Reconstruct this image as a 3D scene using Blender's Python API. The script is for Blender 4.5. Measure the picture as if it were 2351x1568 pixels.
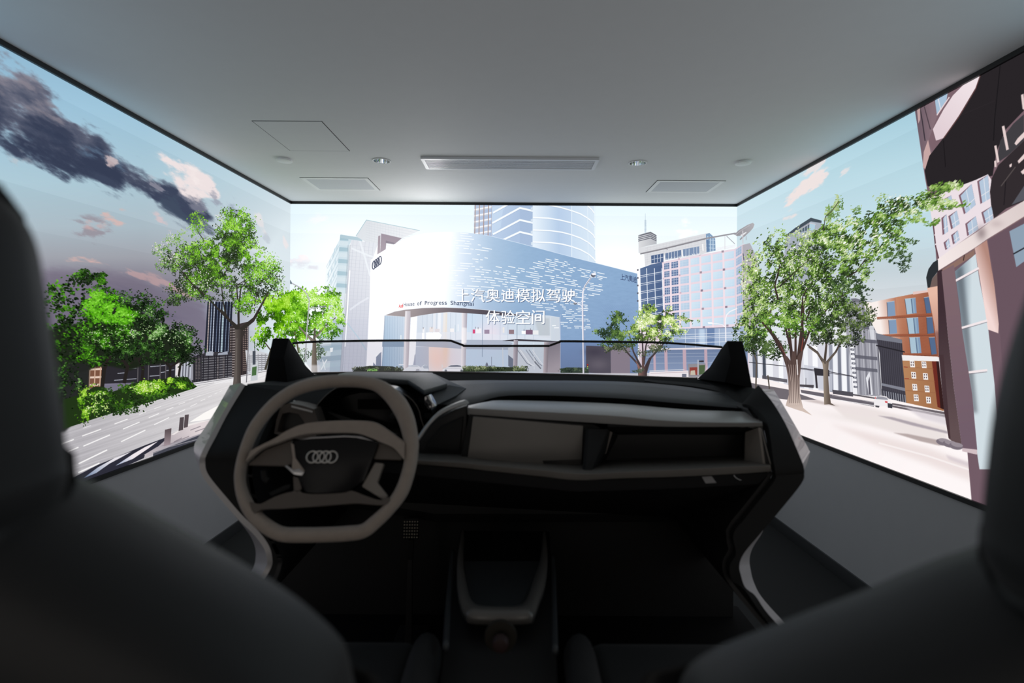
import bpy, bmesh, math, random
import numpy as np
from mathutils import Vector, Matrix

for _o in list(bpy.data.objects):
    bpy.data.objects.remove(_o)
scene = bpy.context.scene
COL = scene.collection

# ---------------------------------------------------------------- camera
F = 1200.0                       # focal length in pixels of the 2351 x 1568 frame
VPX, VPY = 1182.2, 749.2         # where the room's depth direction vanishes
ROLL = 0.0064                    # the camera leans by a third of a degree
ZC = 1.5                         # eye height
XL, XR = 2.0, 1.9666             # distance to the left / right wall
D = 4.642                        # distance to the front wall
CEIL = 2.596
TRIM_B = 0.745                   # lower edge of the screens' black trim
Z0, Z1 = 0.768, 2.574            # lit area of the screens
Y0 = 0.9                         # rear end of the side screens
cam_d = bpy.data.cameras.new('camera')
cam_d.sensor_fit = 'HORIZONTAL'; cam_d.sensor_width = 36.0
cam_d.lens = 36.0 * F / 2351.0
cam_d.shift_x = -(VPX - 1175.5) / 2351.0
cam_d.shift_y = (VPY - 784.0) / 2351.0
cam_d.clip_start = 0.02
cam_d.dof.use_dof = True
cam_d.dof.focus_distance = 3.3
cam_d.dof.aperture_fstop = 2.3
cam_d.dof.aperture_blades = 0
cam = bpy.data.objects.new('camera', cam_d); COL.objects.link(cam)
cam.matrix_world = Matrix.Translation((0, 0, ZC)) @ Matrix.Rotation(math.pi / 2, 4, 'X') @ Matrix.Rotation(ROLL, 4, 'Z')
scene.camera = cam

# ---------------------------------------------------------------- light: the room is lit by its LED walls; the rest is a warm world fill added through the open rear
world = bpy.data.worlds.new('world'); scene.world = world
world.use_nodes = True
world.node_tree.nodes['Background'].inputs[0].default_value = (1.0, 0.93, 0.86, 1)
world.node_tree.nodes['Background'].inputs[1].default_value = 0.42
scene.view_settings.view_transform = 'Standard'
scene.view_settings.look = 'None'
scene.view_settings.gamma = 1.0
scene.view_settings.use_curve_mapping = False
scene.view_settings.exposure = 0.0
SCREEN_GAIN = {'L': 1.0, 'F': 1.12, 'R': 1.04}   # brightness of the three LED walls
WHITE_DRIVE = 22.0

def at(px, py, Y):
    """photo measurement + distance -> point in the room (metres)"""
    dx, dy = px - VPX, py - VPY
    c, s = math.cos(ROLL), math.sin(ROLL)
    return Vector(((c * dx + s * dy) * Y / F, Y, ZC - (-s * dx + c * dy) * Y / F))
# ---------------------------------------------------------------- helpers
def tag(o, label, cat, group=None):
    o['label'] = label; o['category'] = cat
    if group: o['group'] = group
    return o
def empty(name, loc=(0, 0, 0)):
    o = bpy.data.objects.new(name, None); COL.objects.link(o); o.location = loc; o.empty_display_size = .1
    bpy.context.view_layer.update()
    return o
def link(name, me, mat, parent=None):
    o = bpy.data.objects.new(name, me); COL.objects.link(o)
    if mat is not None:
        for m in (mat if isinstance(mat, (list, tuple)) else [mat]): me.materials.append(m)
    if parent is not None:
        o.parent = parent
        w = Vector((0, 0, 0)); q = parent
        while q is not None: w += Vector(q.location); q = q.parent
        o.location = -w                     # meshes are written in room coordinates
    return o
def mesh(name, verts, faces, mat, parent=None, smooth=False, bevel=0., seg=2, recalc=True, sub=0):
    bm = bmesh.new(); vs = [bm.verts.new(v) for v in verts]
    for f in faces:
        try: bm.faces.new([vs[i] for i in f])
        except ValueError: pass
    if recalc: bmesh.ops.recalc_face_normals(bm, faces=bm.faces)
    if bevel:
        bmesh.ops.bevel(bm, geom=[e for e in bm.edges if not e.is_boundary and e.calc_face_angle(0) > .35], offset=bevel, segments=seg, profile=.6, affect='EDGES', clamp_overlap=True)
    for f in bm.faces: f.smooth = smooth or bool(bevel)
    me = bpy.data.meshes.new(name); bm.to_mesh(me); bm.free()
    o = link(name, me, mat, parent)
    if sub:
        m = o.modifiers.new('subdivision', 'SUBSURF'); m.levels = m.render_levels = sub
        for p in me.polygons: p.use_smooth = True
    elif bevel:
        try: me.set_sharp_from_angle(angle=.6)
        except Exception: pass
    return o
def struct(o):
    o['kind'] = 'structure'; return o
def box(name, x0, x1, y0, y1, z0, z1, mat, parent=None, bevel=0.):
    v = [(x, y, z) for x in (x0, x1) for y in (y0, y1) for z in (z0, z1)]
    f = [(0, 1, 3, 2), (4, 6, 7, 5), (0, 4, 5, 1), (2, 3, 7, 6), (0, 2, 6, 4), (1, 5, 7, 3)]
    return mesh(name, v, f, mat, parent, bevel=bevel)
def prism(name, pts, off, mat, parent=None, bevel=0., scale=1., seg=2):
    """closed polygon of 3-D points, pushed along off"""
    n = len(pts); off = Vector(off); c = sum((Vector(p) for p in pts), Vector()) / n
    back = [c + (Vector(p) - c) * scale + off for p in pts]
    f = [tuple(range(n)), tuple(range(2 * n - 1, n - 1, -1))] + [(i, (i + 1) % n, n + (i + 1) % n, n + i) for i in range(n)]
    return mesh(name, list(pts) + back, f, mat, parent, bevel=bevel, seg=seg)
def strip(name, A, B, mat, parent=None, thick=.008, bevel=0., smooth=True):
    """surface between two 3-D polylines of equal length, given a thickness"""
    n = len(A); A = [Vector(a) for a in A]; B = [Vector(b) for b in B]
    nor = []
    for i in range(n):
        t = (A[min(i + 1, n - 1)] - A[max(i - 1, 0)]); w = (B[i] - A[i])
        k = t.cross(w); nor.append(k.normalized() if k.length > 1e-9 else Vector((0, 0, 1)))
    v = A + B + [A[i] - nor[i] * thick for i in range(n)] + [B[i] - nor[i] * thick for i in range(n)]
    f = []
    for i in range(n - 1):
        f += [(i, i + 1, n + i + 1, n + i), (2 * n + i, 3 * n + i, 3 * n + i + 1, 2 * n + i + 1), (i, 2 * n + i, 2 * n + i + 1, i + 1), (n + i, n + i + 1, 3 * n + i + 1, 3 * n + i)]
    f += [(0, n, 3 * n, 2 * n), (n - 1, 3 * n - 1, 4 * n - 1, 2 * n - 1)]
    o = mesh(name, v, f, mat, parent, bevel=bevel)
    if smooth and not bevel:
        for p in o.data.polygons: p.use_smooth = True
        try: o.data.set_sharp_from_angle(angle=.7)
        except Exception: pass
    return o
def spline(P, n=6, closed=False):
    """Catmull-Rom through points"""
    P = [Vector(p) for p in P]; out = []; m = len(P)
    rng = range(m) if closed else range(m - 1)
    for i in rng:
        g = (lambda k: P[k % m]) if closed else (lambda k: P[min(max(k, 0), m - 1)])
        p0, p1, p2, p3 = g(i - 1), g(i), g(i + 1), g(i + 2)
        for k in range(n):
            t = k / n
            out.append(.5 * ((2 * p1) + (p2 - p0) * t + (2 * p0 - 5 * p1 + 4 * p2 - p3) * t * t + (3 * p1 - p0 - 3 * p2 + p3) * t ** 3))
    if not closed: out.append(P[-1])
    return out
def tube(name, path, ru, rv, up, mat, parent=None, closed=False, k=12, caps=True):
    """sweep an ellipse (ru across in the plane, rv along up) along a path; radii may be lists"""
    path = [Vector(p) for p in path]; n = len(path); V = []; Fc = []
    for i in range(n):
        a = path[(i - 1) % n] if closed or i > 0 else path[i]; b = path[(i + 1) % n] if closed or i < n - 1 else path[i]
        t = (b - a).normalized(); U = Vector(up) if not callable(up) else up(i)
        s = t.cross(U).normalized(); U = s.cross(t).normalized()
        a_ = ru[i] if isinstance(ru, (list, tuple)) else ru; b_ = rv[i] if isinstance(rv, (list, tuple)) else rv
        for j in range(k):
            w = 2 * math.pi * j / k; V.append(path[i] + s * math.cos(w) * a_ + U * math.sin(w) * b_)
    for i in range(n if closed else n - 1):
        for j in range(k):
            i2 = (i + 1) % n; j2 = (j + 1) % k; Fc.append((i * k + j, i * k + j2, i2 * k + j2, i2 * k + j))
    if not closed and caps:
        Fc += [tuple(range(k)), tuple(range((n - 1) * k, n * k))]
    return mesh(name, V, Fc, mat, parent, smooth=True)
def pillow(name, outline, ymid, depth, mat, parent=None, rings=7, power=2.6, lean=None, inset=.34):
    """cushion: closed outline of (x, z); rounded towards front and back; lean(z) shifts it in y"""
    n = len(outline); cx = sum(p[0] for p in outline) / n; cz = sum(p[1] for p in outline) / n
    lean = lean or (lambda z: 0.)
    # inward normals for a uniform inset
    V = []; Fc = []; area = sum(outline[i][0] * outline[(i + 1) % n][1] - outline[(i + 1) % n][0] * outline[i][1] for i in range(n)); sg = 1 if area > 0 else -1
    nor = []
    for i in range(n):
        a, b = outline[i - 1], outline[(i + 1) % n]; t = Vector((b[0] - a[0], b[1] - a[1])).normalized(); nor.append(Vector((-t.y, t.x)) * sg)
    for r in range(rings):
        w = -1 + 2 * r / (rings - 1); w = math.sin(w * math.pi / 2)
        ins = (1 - (1 - abs(w) ** power) ** (1 / power)) * inset * depth
        for i, p in enumerate(outline):
            x, z = p[0] + nor[i].x * ins, p[1] + nor[i].y * ins
            V.append((x, ymid + w * depth / 2 + lean(z), z))
    for r in range(rings - 1):
        for i in range(n):
            Fc.append((r * n + i, r * n + (i + 1) % n, (r + 1) * n + (i + 1) % n, (r + 1) * n + i))
    for r in (0, rings - 1):
        c = len(V); w = -1 if r == 0 else 1
        V.append((cx, ymid + w * depth / 2 * 1.06 + lean(cz), cz))
        for i in range(n): Fc.append((r * n + i, r * n + (i + 1) % n, c))
    return mesh(name, V, Fc, mat, parent, smooth=True)

def mat(name, col, rough=.6, metal=0., bump=0., bscale=400., vary=.08, coat=0., spec=.5, sheen=0., vscale=12.):
    m = bpy.data.materials.new(name); m.use_nodes = True
    nt = m.node_tree; b = nt.nodes['Principled BSDF']
    tc = nt.nodes.new('ShaderNodeTexCoord')
    n = nt.nodes.new('ShaderNodeTexNoise'); n.inputs['Scale'].default_value = vscale; n.inputs['Detail'].default_value = 4
    nt.links.new(tc.outputs['Object'], n.inputs['Vector'])
    mx = nt.nodes.new('ShaderNodeMix'); mx.data_type = 'RGBA'
    c = np.array(col[:3]); lo = c * (1 - vary); hi = np.minimum(c * (1 + vary), 1)
    mx.inputs[6].default_value = (*lo, 1); mx.inputs[7].default_value = (*hi, 1)
    nt.links.new(n.outputs[0], mx.inputs[0]); nt.links.new(mx.outputs[2], b.inputs['Base Color'])
    b.inputs['Roughness'].default_value = rough; b.inputs['Metallic'].default_value = metal
    b.inputs['Coat Weight'].default_value = coat; b.inputs['Specular IOR Level'].default_value = spec
    if sheen: b.inputs['Sheen Weight'].default_value = sheen
    if bump:
        n2 = nt.nodes.new('ShaderNodeTexNoise'); n2.inputs['Scale'].default_value = bscale; n2.inputs['Detail'].default_value = 3
        nt.links.new(tc.outputs['Object'], n2.inputs['Vector'])
        bp = nt.nodes.new('ShaderNodeBump'); bp.inputs['Strength'].default_value = bump; bp.inputs['Distance'].default_value = .001
        nt.links.new(n2.outputs[0], bp.inputs['Height']); nt.links.new(bp.outputs[0], b.inputs['Normal'])
    return m
def srgb(r, g, b):
    f = lambda v: (v / 255. / 12.92) if v / 255. <= .04045 else ((v / 255. + .055) / 1.055) ** 2.4
    return (f(r), f(g), f(b))

M = dict(
    ceiling=mat('ceiling_paint', (.89, .885, .88), .7, spec=.35, bump=.05, bscale=300, vary=.015),
    wall=mat('wall_paint', (.40, .40, .42), .6, bump=.05, vary=.03),
    baseboard=mat('baseboard_paint', (.035, .037, .04), .4),
    carpet=mat('carpet', (.022, .023, .024), .95, bump=1., bscale=900, vary=.5, vscale=300, spec=.2),
    trim=mat('black_trim', (.010, .011, .012), .45),
    screen_back=mat('screen_housing', (.012, .012, .013), .5),
    white_plastic=mat('white_plastic', (.93, .93, .92), .45, vary=.02),
    chrome=mat('lamp_reflector', (.75, .75, .76), .08, metal=1., vary=.02),
    vent=mat('vent_enamel', (.78, .78, .80), .4, vary=.03),
    dark_gap=mat('shadow_gap', (.02, .02, .02), .9),
    grille=mat('speaker_grille', (.72, .73, .76), .6, bump=.6, bscale=500, vary=.12, vscale=260),
    black=mat('black_plastic', (.008, .008, .009), .55, bump=.15, bscale=700),
    flock=mat('flocked_black', (.006, .006, .0065), .95, spec=.08),
    soft_black=mat('soft_black_panel', (.013, .0135, .014), .7, spec=.25, bump=.2, bscale=600),
    gloss=mat('piano_black', (.006, .006, .007), .22, spec=.25),
    pad=mat('dash_leather', (.030, .034, .038), .48, bump=.3, bscale=600),
    silver=mat('silver_paint', (.42, .415, .41), .38, metal=.35, vary=.04),
    shell=mat('body_shell_paint', (.55, .53, .535), .36, metal=.15, coat=.2, vary=.03),
    tan=mat('warm_grey_plastic', (.23, .21, .19), .5, bump=.2, bscale=700),
    panel=mat('warm_grey_panel', (.17, .16, .148), .5, bump=.15, bscale=700),
    wheel=mat('wheel_alcantara', (.34, .29, .252), .72, bump=.6, bscale=900, vary=.12, vscale=60, sheen=.2),
    wheel_dark=mat('wheel_dark_trim', (.095, .08, .07), .5),
    chrome_dark=mat('satin_chrome', (.55, .55, .56), .22, metal=1.),
    emblem=mat('emblem_metal', (.62, .60, .57), .3, metal=.75),
    seat=mat('seat_fabric', (.0075, .0085, .0098), .6, bump=.4, bscale=500, vary=.15, sheen=.06, spec=.4),
    seat_side=mat('seat_leather', (.022, .022, .023), .6, spec=.3, bump=.3, bscale=500),
    glow_off=mat('dark_display', (.004, .004, .005), .2, spec=.2),
    stud=mat('pedal_stud', (.95, .88, .74), .28, metal=1.),
    red=mat('red_button', (.016, .0015, .0015), .6),
    yellow=mat('yellow_plate', (.009, .006, .002), .8),
    label=mat('pale_label', (.26, .26, .27), .5),
    satin=mat('satin_silver', (.15, .145, .138), .3, metal=.25),
    mirror=mat('dark_mirror', (.30, .30, .31), .06, metal=.9),
)
def glass_material():
    m = bpy.data.materials.new('windscreen_glass'); m.use_nodes = True; nt = m.node_tree; nt.nodes.clear()
    o = nt.nodes.new('ShaderNodeOutputMaterial'); t = nt.nodes.new('ShaderNodeBsdfTransparent'); g = nt.nodes.new('ShaderNodeBsdfGlossy'); x = nt.nodes.new('ShaderNodeMixShader')
    t.inputs[0].default_value = (.925, .92, .93, 1); g.inputs['Roughness'].default_value = .03; x.inputs[0].default_value = .03
    nt.links.new(t.outputs[0], x.inputs[1]); nt.links.new(g.outputs[0], x.inputs[2]); nt.links.new(x.outputs[0], o.inputs[0])
    return m
M['glass'] = glass_material()
# ---------------------------------------------------------------- pictures shown on the LED walls
# The three walls show a rendered street scene.  It is drawn here in code (polygons,
# strokes, leaves, text outlines) into one picture per wall; positions are measured in the
# photograph and converted to metres on the wall plane before they are drawn.
class Canvas:
    def __init__(s, key, w, h):
        s.key, s.w, s.h = key, w, h
        s.im = np.zeros((h, w, 3), np.float32)
        tx, ty = np.meshgrid(np.arange(w, dtype=np.float32) + .5, np.arange(h, dtype=np.float32) + .5)
        s.PX, s.PY = s.inv(tx, ty)
        s.sc = {'F': w / 1024., 'L': w / 1500., 'R': w / 1500.}[key]
    def fwd(s, p):
        p = np.asarray(p, np.float64).reshape(-1, 2)
        dx, dy = p[:, 0] - VPX, p[:, 1] - VPY
        c, n = math.cos(ROLL), math.sin(ROLL)
        x, y = c * dx + n * dy, -n * dx + c * dy
        if s.key == 'F':
            X, Z = x * D / F, ZC - y * D / F
            u = (X + XL) / (XL + XR)
        elif s.key == 'L':
            x = np.minimum(x, -250); Y = -F * XL / x; Z = ZC - y * Y / F
            u = (Y - Y0) / (D - Y0)
        else:
            x = np.maximum(x, 250); Y = F * XR / x; Z = ZC - y * Y / F
            u = (D - Y) / (D - Y0)
        return np.stack([u * s.w, (Z1 - Z) / (Z1 - Z0) * s.h], 1)
    def inv(s, tx, ty):
        u = tx / s.w; Z = Z1 - ty / s.h * (Z1 - Z0)
        if s.key == 'F':
            x = (u * (XL + XR) - XL) * F / D; y = (ZC - Z) * F / D
        elif s.key == 'L':
            Y = Y0 + u * (D - Y0); x = -F * XL / Y; y = (ZC - Z) * F / Y
        else:
            Y = D - u * (D - Y0); x = F * XR / Y; y = (ZC - Z) * F / Y
        c, n = math.cos(ROLL), math.sin(ROLL)
        return VPX + c * x - n * y, VPY + n * x + c * y

def coverage(polys, w, h, ss=4):
    """anti-aliased union coverage of closed polygons (list of Nx2), within w x h"""
    allp = np.concatenate(polys)
    x0 = max(int(math.floor(allp[:, 0].min())), 0); x1 = min(int(math.ceil(allp[:, 0].max())) + 1, w)
    y0 = max(int(math.floor(allp[:, 1].min())), 0); y1 = min(int(math.ceil(allp[:, 1].max())) + 1, h)
    if x1 <= x0 or y1 <= y0: return None
    W, H = x1 - x0, y1 - y0
    acc = np.zeros((H, W), np.float32)
    for P in polys:
        a = P; b = np.roll(P, -1, 0)
        py0 = max(int(math.floor(P[:, 1].min())), y0); py1 = min(int(math.ceil(P[:, 1].max())) + 1, y1)
        if py1 <= py0: continue
        ys = np.arange(py0 * ss, py1 * ss) / ss + .5 / ss
        up = (a[None, :, 1] <= ys[:, None]) != (b[None, :, 1] <= ys[:, None])
        dy = b[:, 1] - a[:, 1]; dy = np.where(np.abs(dy) < 1e-9, 1e-9, dy)
        xs = a[None, :, 0] + (ys[:, None] - a[None, :, 1]) * ((b[:, 0] - a[:, 0]) / dy)[None, :]
        xs = np.where(up, xs, 1e12); xs.sort(axis=1)
        n = int(up.sum(1).max())
        diff = np.zeros((len(ys), W + 2), np.float32)
        rows = np.arange(len(ys))
        for k in range(n):
            col = xs[:, k]; ok = col < 1e11
            cx = np.clip(col[ok] - x0, 0, W); fi = np.floor(cx).astype(int); fr = cx - fi
            sg = 1. if k % 2 == 0 else -1.
            np.add.at(diff, (rows[ok], fi), sg * (1 - fr)); np.add.at(diff, (rows[ok], fi + 1), sg * fr)
        cov = np.cumsum(diff, 1)[:, :W].reshape(-1, ss, W).mean(1)
        acc[py0 - y0:py1 - y0] += cov
    return x0, y0, np.clip(acc, 0, 1)

def box_blur(m, r, n=2):
    r = max(int(r), 1)
    for _ in range(n):
        for ax in (0, 1):
            pad = [(0, 0), (0, 0)]; pad[ax] = (r + 1, r)
            c = np.cumsum(np.pad(m, pad, mode='edge'), axis=ax, dtype=np.float64)
            k = 2 * r + 1
            m = ((np.take(c, range(k, c.shape[ax]), ax) - np.take(c, range(0, c.shape[ax] - k), ax)) / k).astype(np.float32)
    return m

_ng = np.random.RandomState(5).rand(256, 256).astype(np.float32)
def vnoise(x, y):
    xi = np.floor(x).astype(int); yi = np.floor(y).astype(int); fx = x - xi; fy = y - yi
    fx = fx * fx * (3 - 2 * fx); fy = fy * fy * (3 - 2 * fy)
    a = _ng[yi & 255, xi & 255]; b = _ng[yi & 255, (xi + 1) & 255]
    c = _ng[(yi + 1) & 255, xi & 255]; d = _ng[(yi + 1) & 255, (xi + 1) & 255]
    return (a + (b - a) * fx) * (1 - fy) + (c + (d - c) * fx) * fy
def fbm(x, y, o=4):
    t = 0; amp = .5; s = 0
    for _ in range(o):
        t = t + amp * vnoise(x, y); s += amp; x = x * 2.03 + 17; y = y * 2.03 + 9; amp *= .55
    return t / s

CUR = []
def on(*cs):
    CUR[:] = cs
def K(ox, oy, s):
    """measured inside an enlarged view: origin and enlargement -> photo position"""
    return lambda *pts: [(ox + x / s, oy + y / s) for x, y in pts]
def _blend(c, x0, y0, m, col, a):
    h, w = m.shape
    reg = c.im[y0:y0 + h, x0:x0 + w]
    col = np.asarray(col, np.float32)
    reg += (m * a)[..., None] * (col - reg)
def dens(pts, n=6):
    out = []
    for i in range(len(pts)):
        a = pts[i]; b = pts[(i + 1) % len(pts)]
        for t in range(n): out.append((a[0] + (b[0] - a[0]) * t / n, a[1] + (b[1] - a[1]) * t / n))
    return out
def poly(pts, col, a=1., g=None, soft=0):
    """g = (p0, col0, p1, col1): linear gradient between two photo positions"""
    for c in CUR:
        q = c.fwd(pts)
        r = coverage([q], c.w, c.h)
        if r is None: continue
        x0, y0, m = r
        if soft:
            p = int(soft * c.sc * 2); 
            X0, Y0_ = max(x0 - p, 0), max(y0 - p, 0); X1, Y1 = min(x0 + m.shape[1] + p, c.w), min(y0 + m.shape[0] + p, c.h)
            M = np.zeros((Y1 - Y0_, X1 - X0), np.float32); M[y0 - Y0_:y0 - Y0_ + m.shape[0], x0 - X0:x0 - X0 + m.shape[1]] = m
            m = box_blur(M, soft * c.sc); x0, y0 = X0, Y0_
        if g is not None:
            (ax, ay), c0, (bx, by), c1 = g
            h, w = m.shape
            t = ((c.PX[y0:y0 + h, x0:x0 + w] - ax) * (bx - ax) + (c.PY[y0:y0 + h, x0:x0 + w] - ay) * (by - ay)) / ((bx - ax) ** 2 + (by - ay) ** 2)
            t = np.clip(t, 0, 1)[..., None]
            col_ = np.asarray(c0, np.float32) * (1 - t) + np.asarray(c1, np.float32) * t
            _blend(c, x0, y0, m, col_, a)
        else:
            _blend(c, x0, y0, m, col, a)
def polys(lst, col, a=1.):
    for c in CUR:
        r = coverage([c.fwd(p) for p in lst], c.w, c.h)
        if r: _blend(c, *r, col, a)
def seg_quads(pts, w0, w1=None):
    w1 = w0 if w1 is None else w1
    out = []; n = len(pts) - 1
    for i in range(n):
        (ax, ay), (bx, by) = pts[i], pts[i + 1]
        L = math.hypot(bx - ax, by - ay) or 1
        nx, ny = -(by - ay) / L, (bx - ax) / L
        ex, ey = (bx - ax) / L, (by - ay) / L
        wa = (w0 + (w1 - w0) * i / n) / 2; wb = (w0 + (w1 - w0) * (i + 1) / n) / 2
        k = .3
        out.append([(ax - ex * wa * k + nx * wa, ay - ey * wa * k + ny * wa), (bx + ex * wb * k + nx * wb, by + ey * wb * k + ny * wb),
                    (bx + ex * wb * k - nx * wb, by + ey * wb * k - ny * wb), (ax - ex * wa * k - nx * wa, ay - ey * wa * k - ny * wa)])
    return out
def line(pts, w, col, a=1., w1=None):
    polys(seg_quads(pts, w, w1), col, a)
def lines(lst, w, col, a=1.):
    q = []
    for p in lst: q += seg_quads(p, w)
    polys(q, col, a)
def ellpts(cx, cy, rx, ry, rot=0, n=28):
    c, s = math.cos(rot), math.sin(rot)
    return [(cx + rx * math.cos(t) * c - ry * math.sin(t) * s, cy + rx * math.cos(t) * s + ry * math.sin(t) * c)
            for t in [2 * math.pi * i / n for i in range(n)]]
def blob(cx, cy, rx, ry, col, a=1., rot=0., p=1.):
    for c in CUR:
        q = c.fwd(ellpts(cx, cy, rx * 2.4, ry * 2.4, rot))
        x0, y0 = np.maximum(np.floor(q.min(0)).astype(int), 0); x1, y1 = np.ceil(q.max(0)).astype(int)
        x1, y1 = min(x1, c.w), min(y1, c.h)
        if x1 <= x0 or y1 <= y0: continue
        dx = c.PX[y0:y1, x0:x1] - cx; dy = c.PY[y0:y1, x0:x1] - cy
        cs, sn = math.cos(rot), math.sin(rot)
        r2 = ((dx * cs + dy * sn) / rx) ** 2 + ((-dx * sn + dy * cs) / ry) ** 2
        _blend(c, x0, y0, np.exp(-r2 ** p), col, a)
def cloud(pts, col, a=1., soft=12, rot=.6, scale=40., stretch=3., amp=.8, lo=.35, hi=.75, g=None):
    for c in CUR:
        q = c.fwd(pts); pad = int(soft * c.sc * 5)
        x0, y0 = np.maximum(np.floor(q.min(0)).astype(int) - pad, 0); x1, y1 = np.ceil(q.max(0)).astype(int) + pad
        x1, y1 = min(x1, c.w), min(y1, c.h)
        if x1 <= x0 or y1 <= y0: continue
        m = np.zeros((y1 - y0, x1 - x0), np.float32)
        r = coverage([q - [x0, y0]], x1 - x0, y1 - y0)
        if r is None: continue
        m[r[1]:r[1] + r[2].shape[0], r[0]:r[0] + r[2].shape[1]] = r[2]
        m = box_blur(m, soft * 1.5 * c.sc, 3)
        px, py = c.PX[y0:y1, x0:x1], c.PY[y0:y1, x0:x1]
        cs, sn = math.cos(rot), math.sin(rot)
        n = np.clip((fbm((px * cs + py * sn) / scale / stretch, (-px * sn + py * cs) / scale, 6) - .5) * 2.6 + .5, -.3, 1.3)
        hi = hi + .16; lo = lo - .05; t = np.clip((m + amp * (n - .5) - lo) / (hi - lo), 0, 1); t = t * t * (3 - 2 * t)
        t *= np.clip(m * 4, 0, 1)
        if g is not None:
            (ax, ay), c0, (bx, by), c1 = g
            u = np.clip(((px - ax) * (bx - ax) + (py - ay) * (by - ay)) / ((bx - ax) ** 2 + (by - ay) ** 2) + (n - .5) * .7, 0, 1)[..., None]
            _blend(c, x0, y0, t, np.asarray(c0, np.float32) * (1 - u) + np.asarray(c1, np.float32) * u, a)
        else:
            _blend(c, x0, y0, t, col, a)
RNG = np.random.RandomState(11)
def splat(P, A, B, ang, cols, alpha=1.):
    """leaf shaped ellipses at photo positions P, half axes A,B, angle ang"""
    for c in CUR:
        q = c.fwd(P); e1 = c.fwd(P + np.stack([np.cos(ang), np.sin(ang)], 1) * A[:, None]) - q
        e2 = c.fwd(P + np.stack([-np.sin(ang), np.cos(ang)], 1) * B[:, None]) - q
        det = e1[:, 0] * e2[:, 1] - e1[:, 1] * e2[:, 0]
        ext = np.abs(e1) + np.abs(e2) + 1
        lo = np.floor(q - ext).astype(int); hi = np.ceil(q + ext).astype(int) + 1
        mr = np.minimum(np.hypot(*e1.T), np.hypot(*e2.T))
        im, W, H = c.im, c.w, c.h
        for i in range(len(q)):
            ax, ay = max(lo[i, 0], 0), max(lo[i, 1], 0); bx, by = min(hi[i, 0], W), min(hi[i, 1], H)
            if bx <= ax or by <= ay or abs(det[i]) < 1e-6: continue
            X = np.arange(ax, bx, dtype=np.float32) + np.float32(.5 - q[i, 0]); Y = np.arange(ay, by, dtype=np.float32)[:, None] + np.float32(.5 - q[i, 1])
            u = (X * e2[i, 1] - Y * e2[i, 0]) / det[i]; v = (Y * e1[i, 0] - X * e1[i, 1]) / det[i]
            m = (1 - np.sqrt(u * u + v * v)) * max(mr[i], .8) + .35
            np.clip(m, 0, 1, out=m); m = m * alpha
            reg = im[ay:by, ax:bx]
            reg += m[..., None] * (cols[i] - reg)
def foliage(clumps, pal, n, size=(2., 3.6), ang=None, spread=1.2, light=(-.5, -.8), asp=.55, alpha=1., dark=.08, thr=.605):
    """clumps: (cx,cy,rx,ry,weight); pal: dark -> bright list of colours. Leaves are laid dark first."""
    w = np.array([k[4] * k[2] * k[3] for k in clumps], float); w /= w.sum(); n = int(n * 2.3)
    idx = RNG.choice(len(clumps), n, p=w); ck = np.array(clumps, float)[idx]
    r = np.sqrt(RNG.rand(n)) * (1 + .12 * RNG.randn(n)); t = RNG.rand(n) * 2 * np.pi
    lx, ly = r * np.cos(t), r * np.sin(t)
    P = np.stack([ck[:, 0] + lx * ck[:, 2], ck[:, 1] + ly * ck[:, 3]], 1)
    hole = fbm(P[:, 0] / 9. + 3.7, P[:, 1] / 9., 3) * .75 + fbm(P[:, 0] / 24., P[:, 1] / 24. + 8.1, 2) * .5
    keep = hole + .14 * (1 - r) + .05 * RNG.randn(n) > thr
    P, lx, ly = P[keep], lx[keep], ly[keep]; n = len(P)
    li = (lx * light[0] + ly * light[1]) * .5 + .5
    li = li * .42 + RNG.rand(n) ** 1.3 * .66 + (fbm(P[:, 0] / 15., P[:, 1] / 15., 2) - .5) * 1.5 - dark
    o = np.argsort(li + RNG.rand(n) * .6); P = P[o]; li = np.clip(li[o], 0, 1)
    pal = np.array(pal, np.float32); f = li * (len(pal) - 1); k = np.minimum(f.astype(int), len(pal) - 2); fr = (f - k)[:, None]
    cols = pal[k] * (1 - fr) + pal[k + 1] * fr + RNG.randn(n, 1).astype(np.float32) * 11
    A = (size[0] + RNG.rand(n) ** 1.6 * (size[1] - size[0])) * .84
    an = RNG.rand(n) * np.pi if ang is None else ang + RNG.randn(n) * spread
    splat(P, A, A * asp, an, np.clip(cols, 0, 255).astype(np.float32), alpha)
_glyph = {}
def glyph(s):
    """triangles of a character (built-in font), unit em"""
    if s not in _glyph:
        cu = bpy.data.curves.new('t', 'FONT'); cu.body = s; cu.size = 1; cu.resolution_u = 4
        ob = bpy.data.objects.new('t', cu); bpy.context.scene.collection.objects.link(ob)
        me = ob.evaluated_get(bpy.context.evaluated_depsgraph_get()).to_mesh()
        me.calc_loop_triangles()
        v = np.array([p.co[:2] for p in me.vertices]).reshape(-1, 2)
        _glyph[s] = [v[list(t.vertices)] for t in me.loop_triangles]
        bpy.data.objects.remove(ob); bpy.data.curves.remove(cu)
    return _glyph[s]
def char(s, x, y, sx, sy, col, slope=0., a=1., box=None):
    """draw character with its left baseline at (x,y); box=(w,h): fit the outline into a box"""
    T = glyph(s)
    if not T: return
    if box is not None:
        P = np.concatenate(T); mn, mx = P.min(0), P.max(0)
        T = [(t - mn) / np.maximum(mx - mn, 1e-6) * box for t in T]; sx = sy = 1
    polys([np.stack([x + t[:, 0] * sx, y - t[:, 1] * sy + t[:, 0] * sx * slope], 1) for t in T], col, a)
CL, CF, CR = Canvas('L', 1800, 900), Canvas('F', 1900, 866), Canvas('R', 1800, 900)

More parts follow.
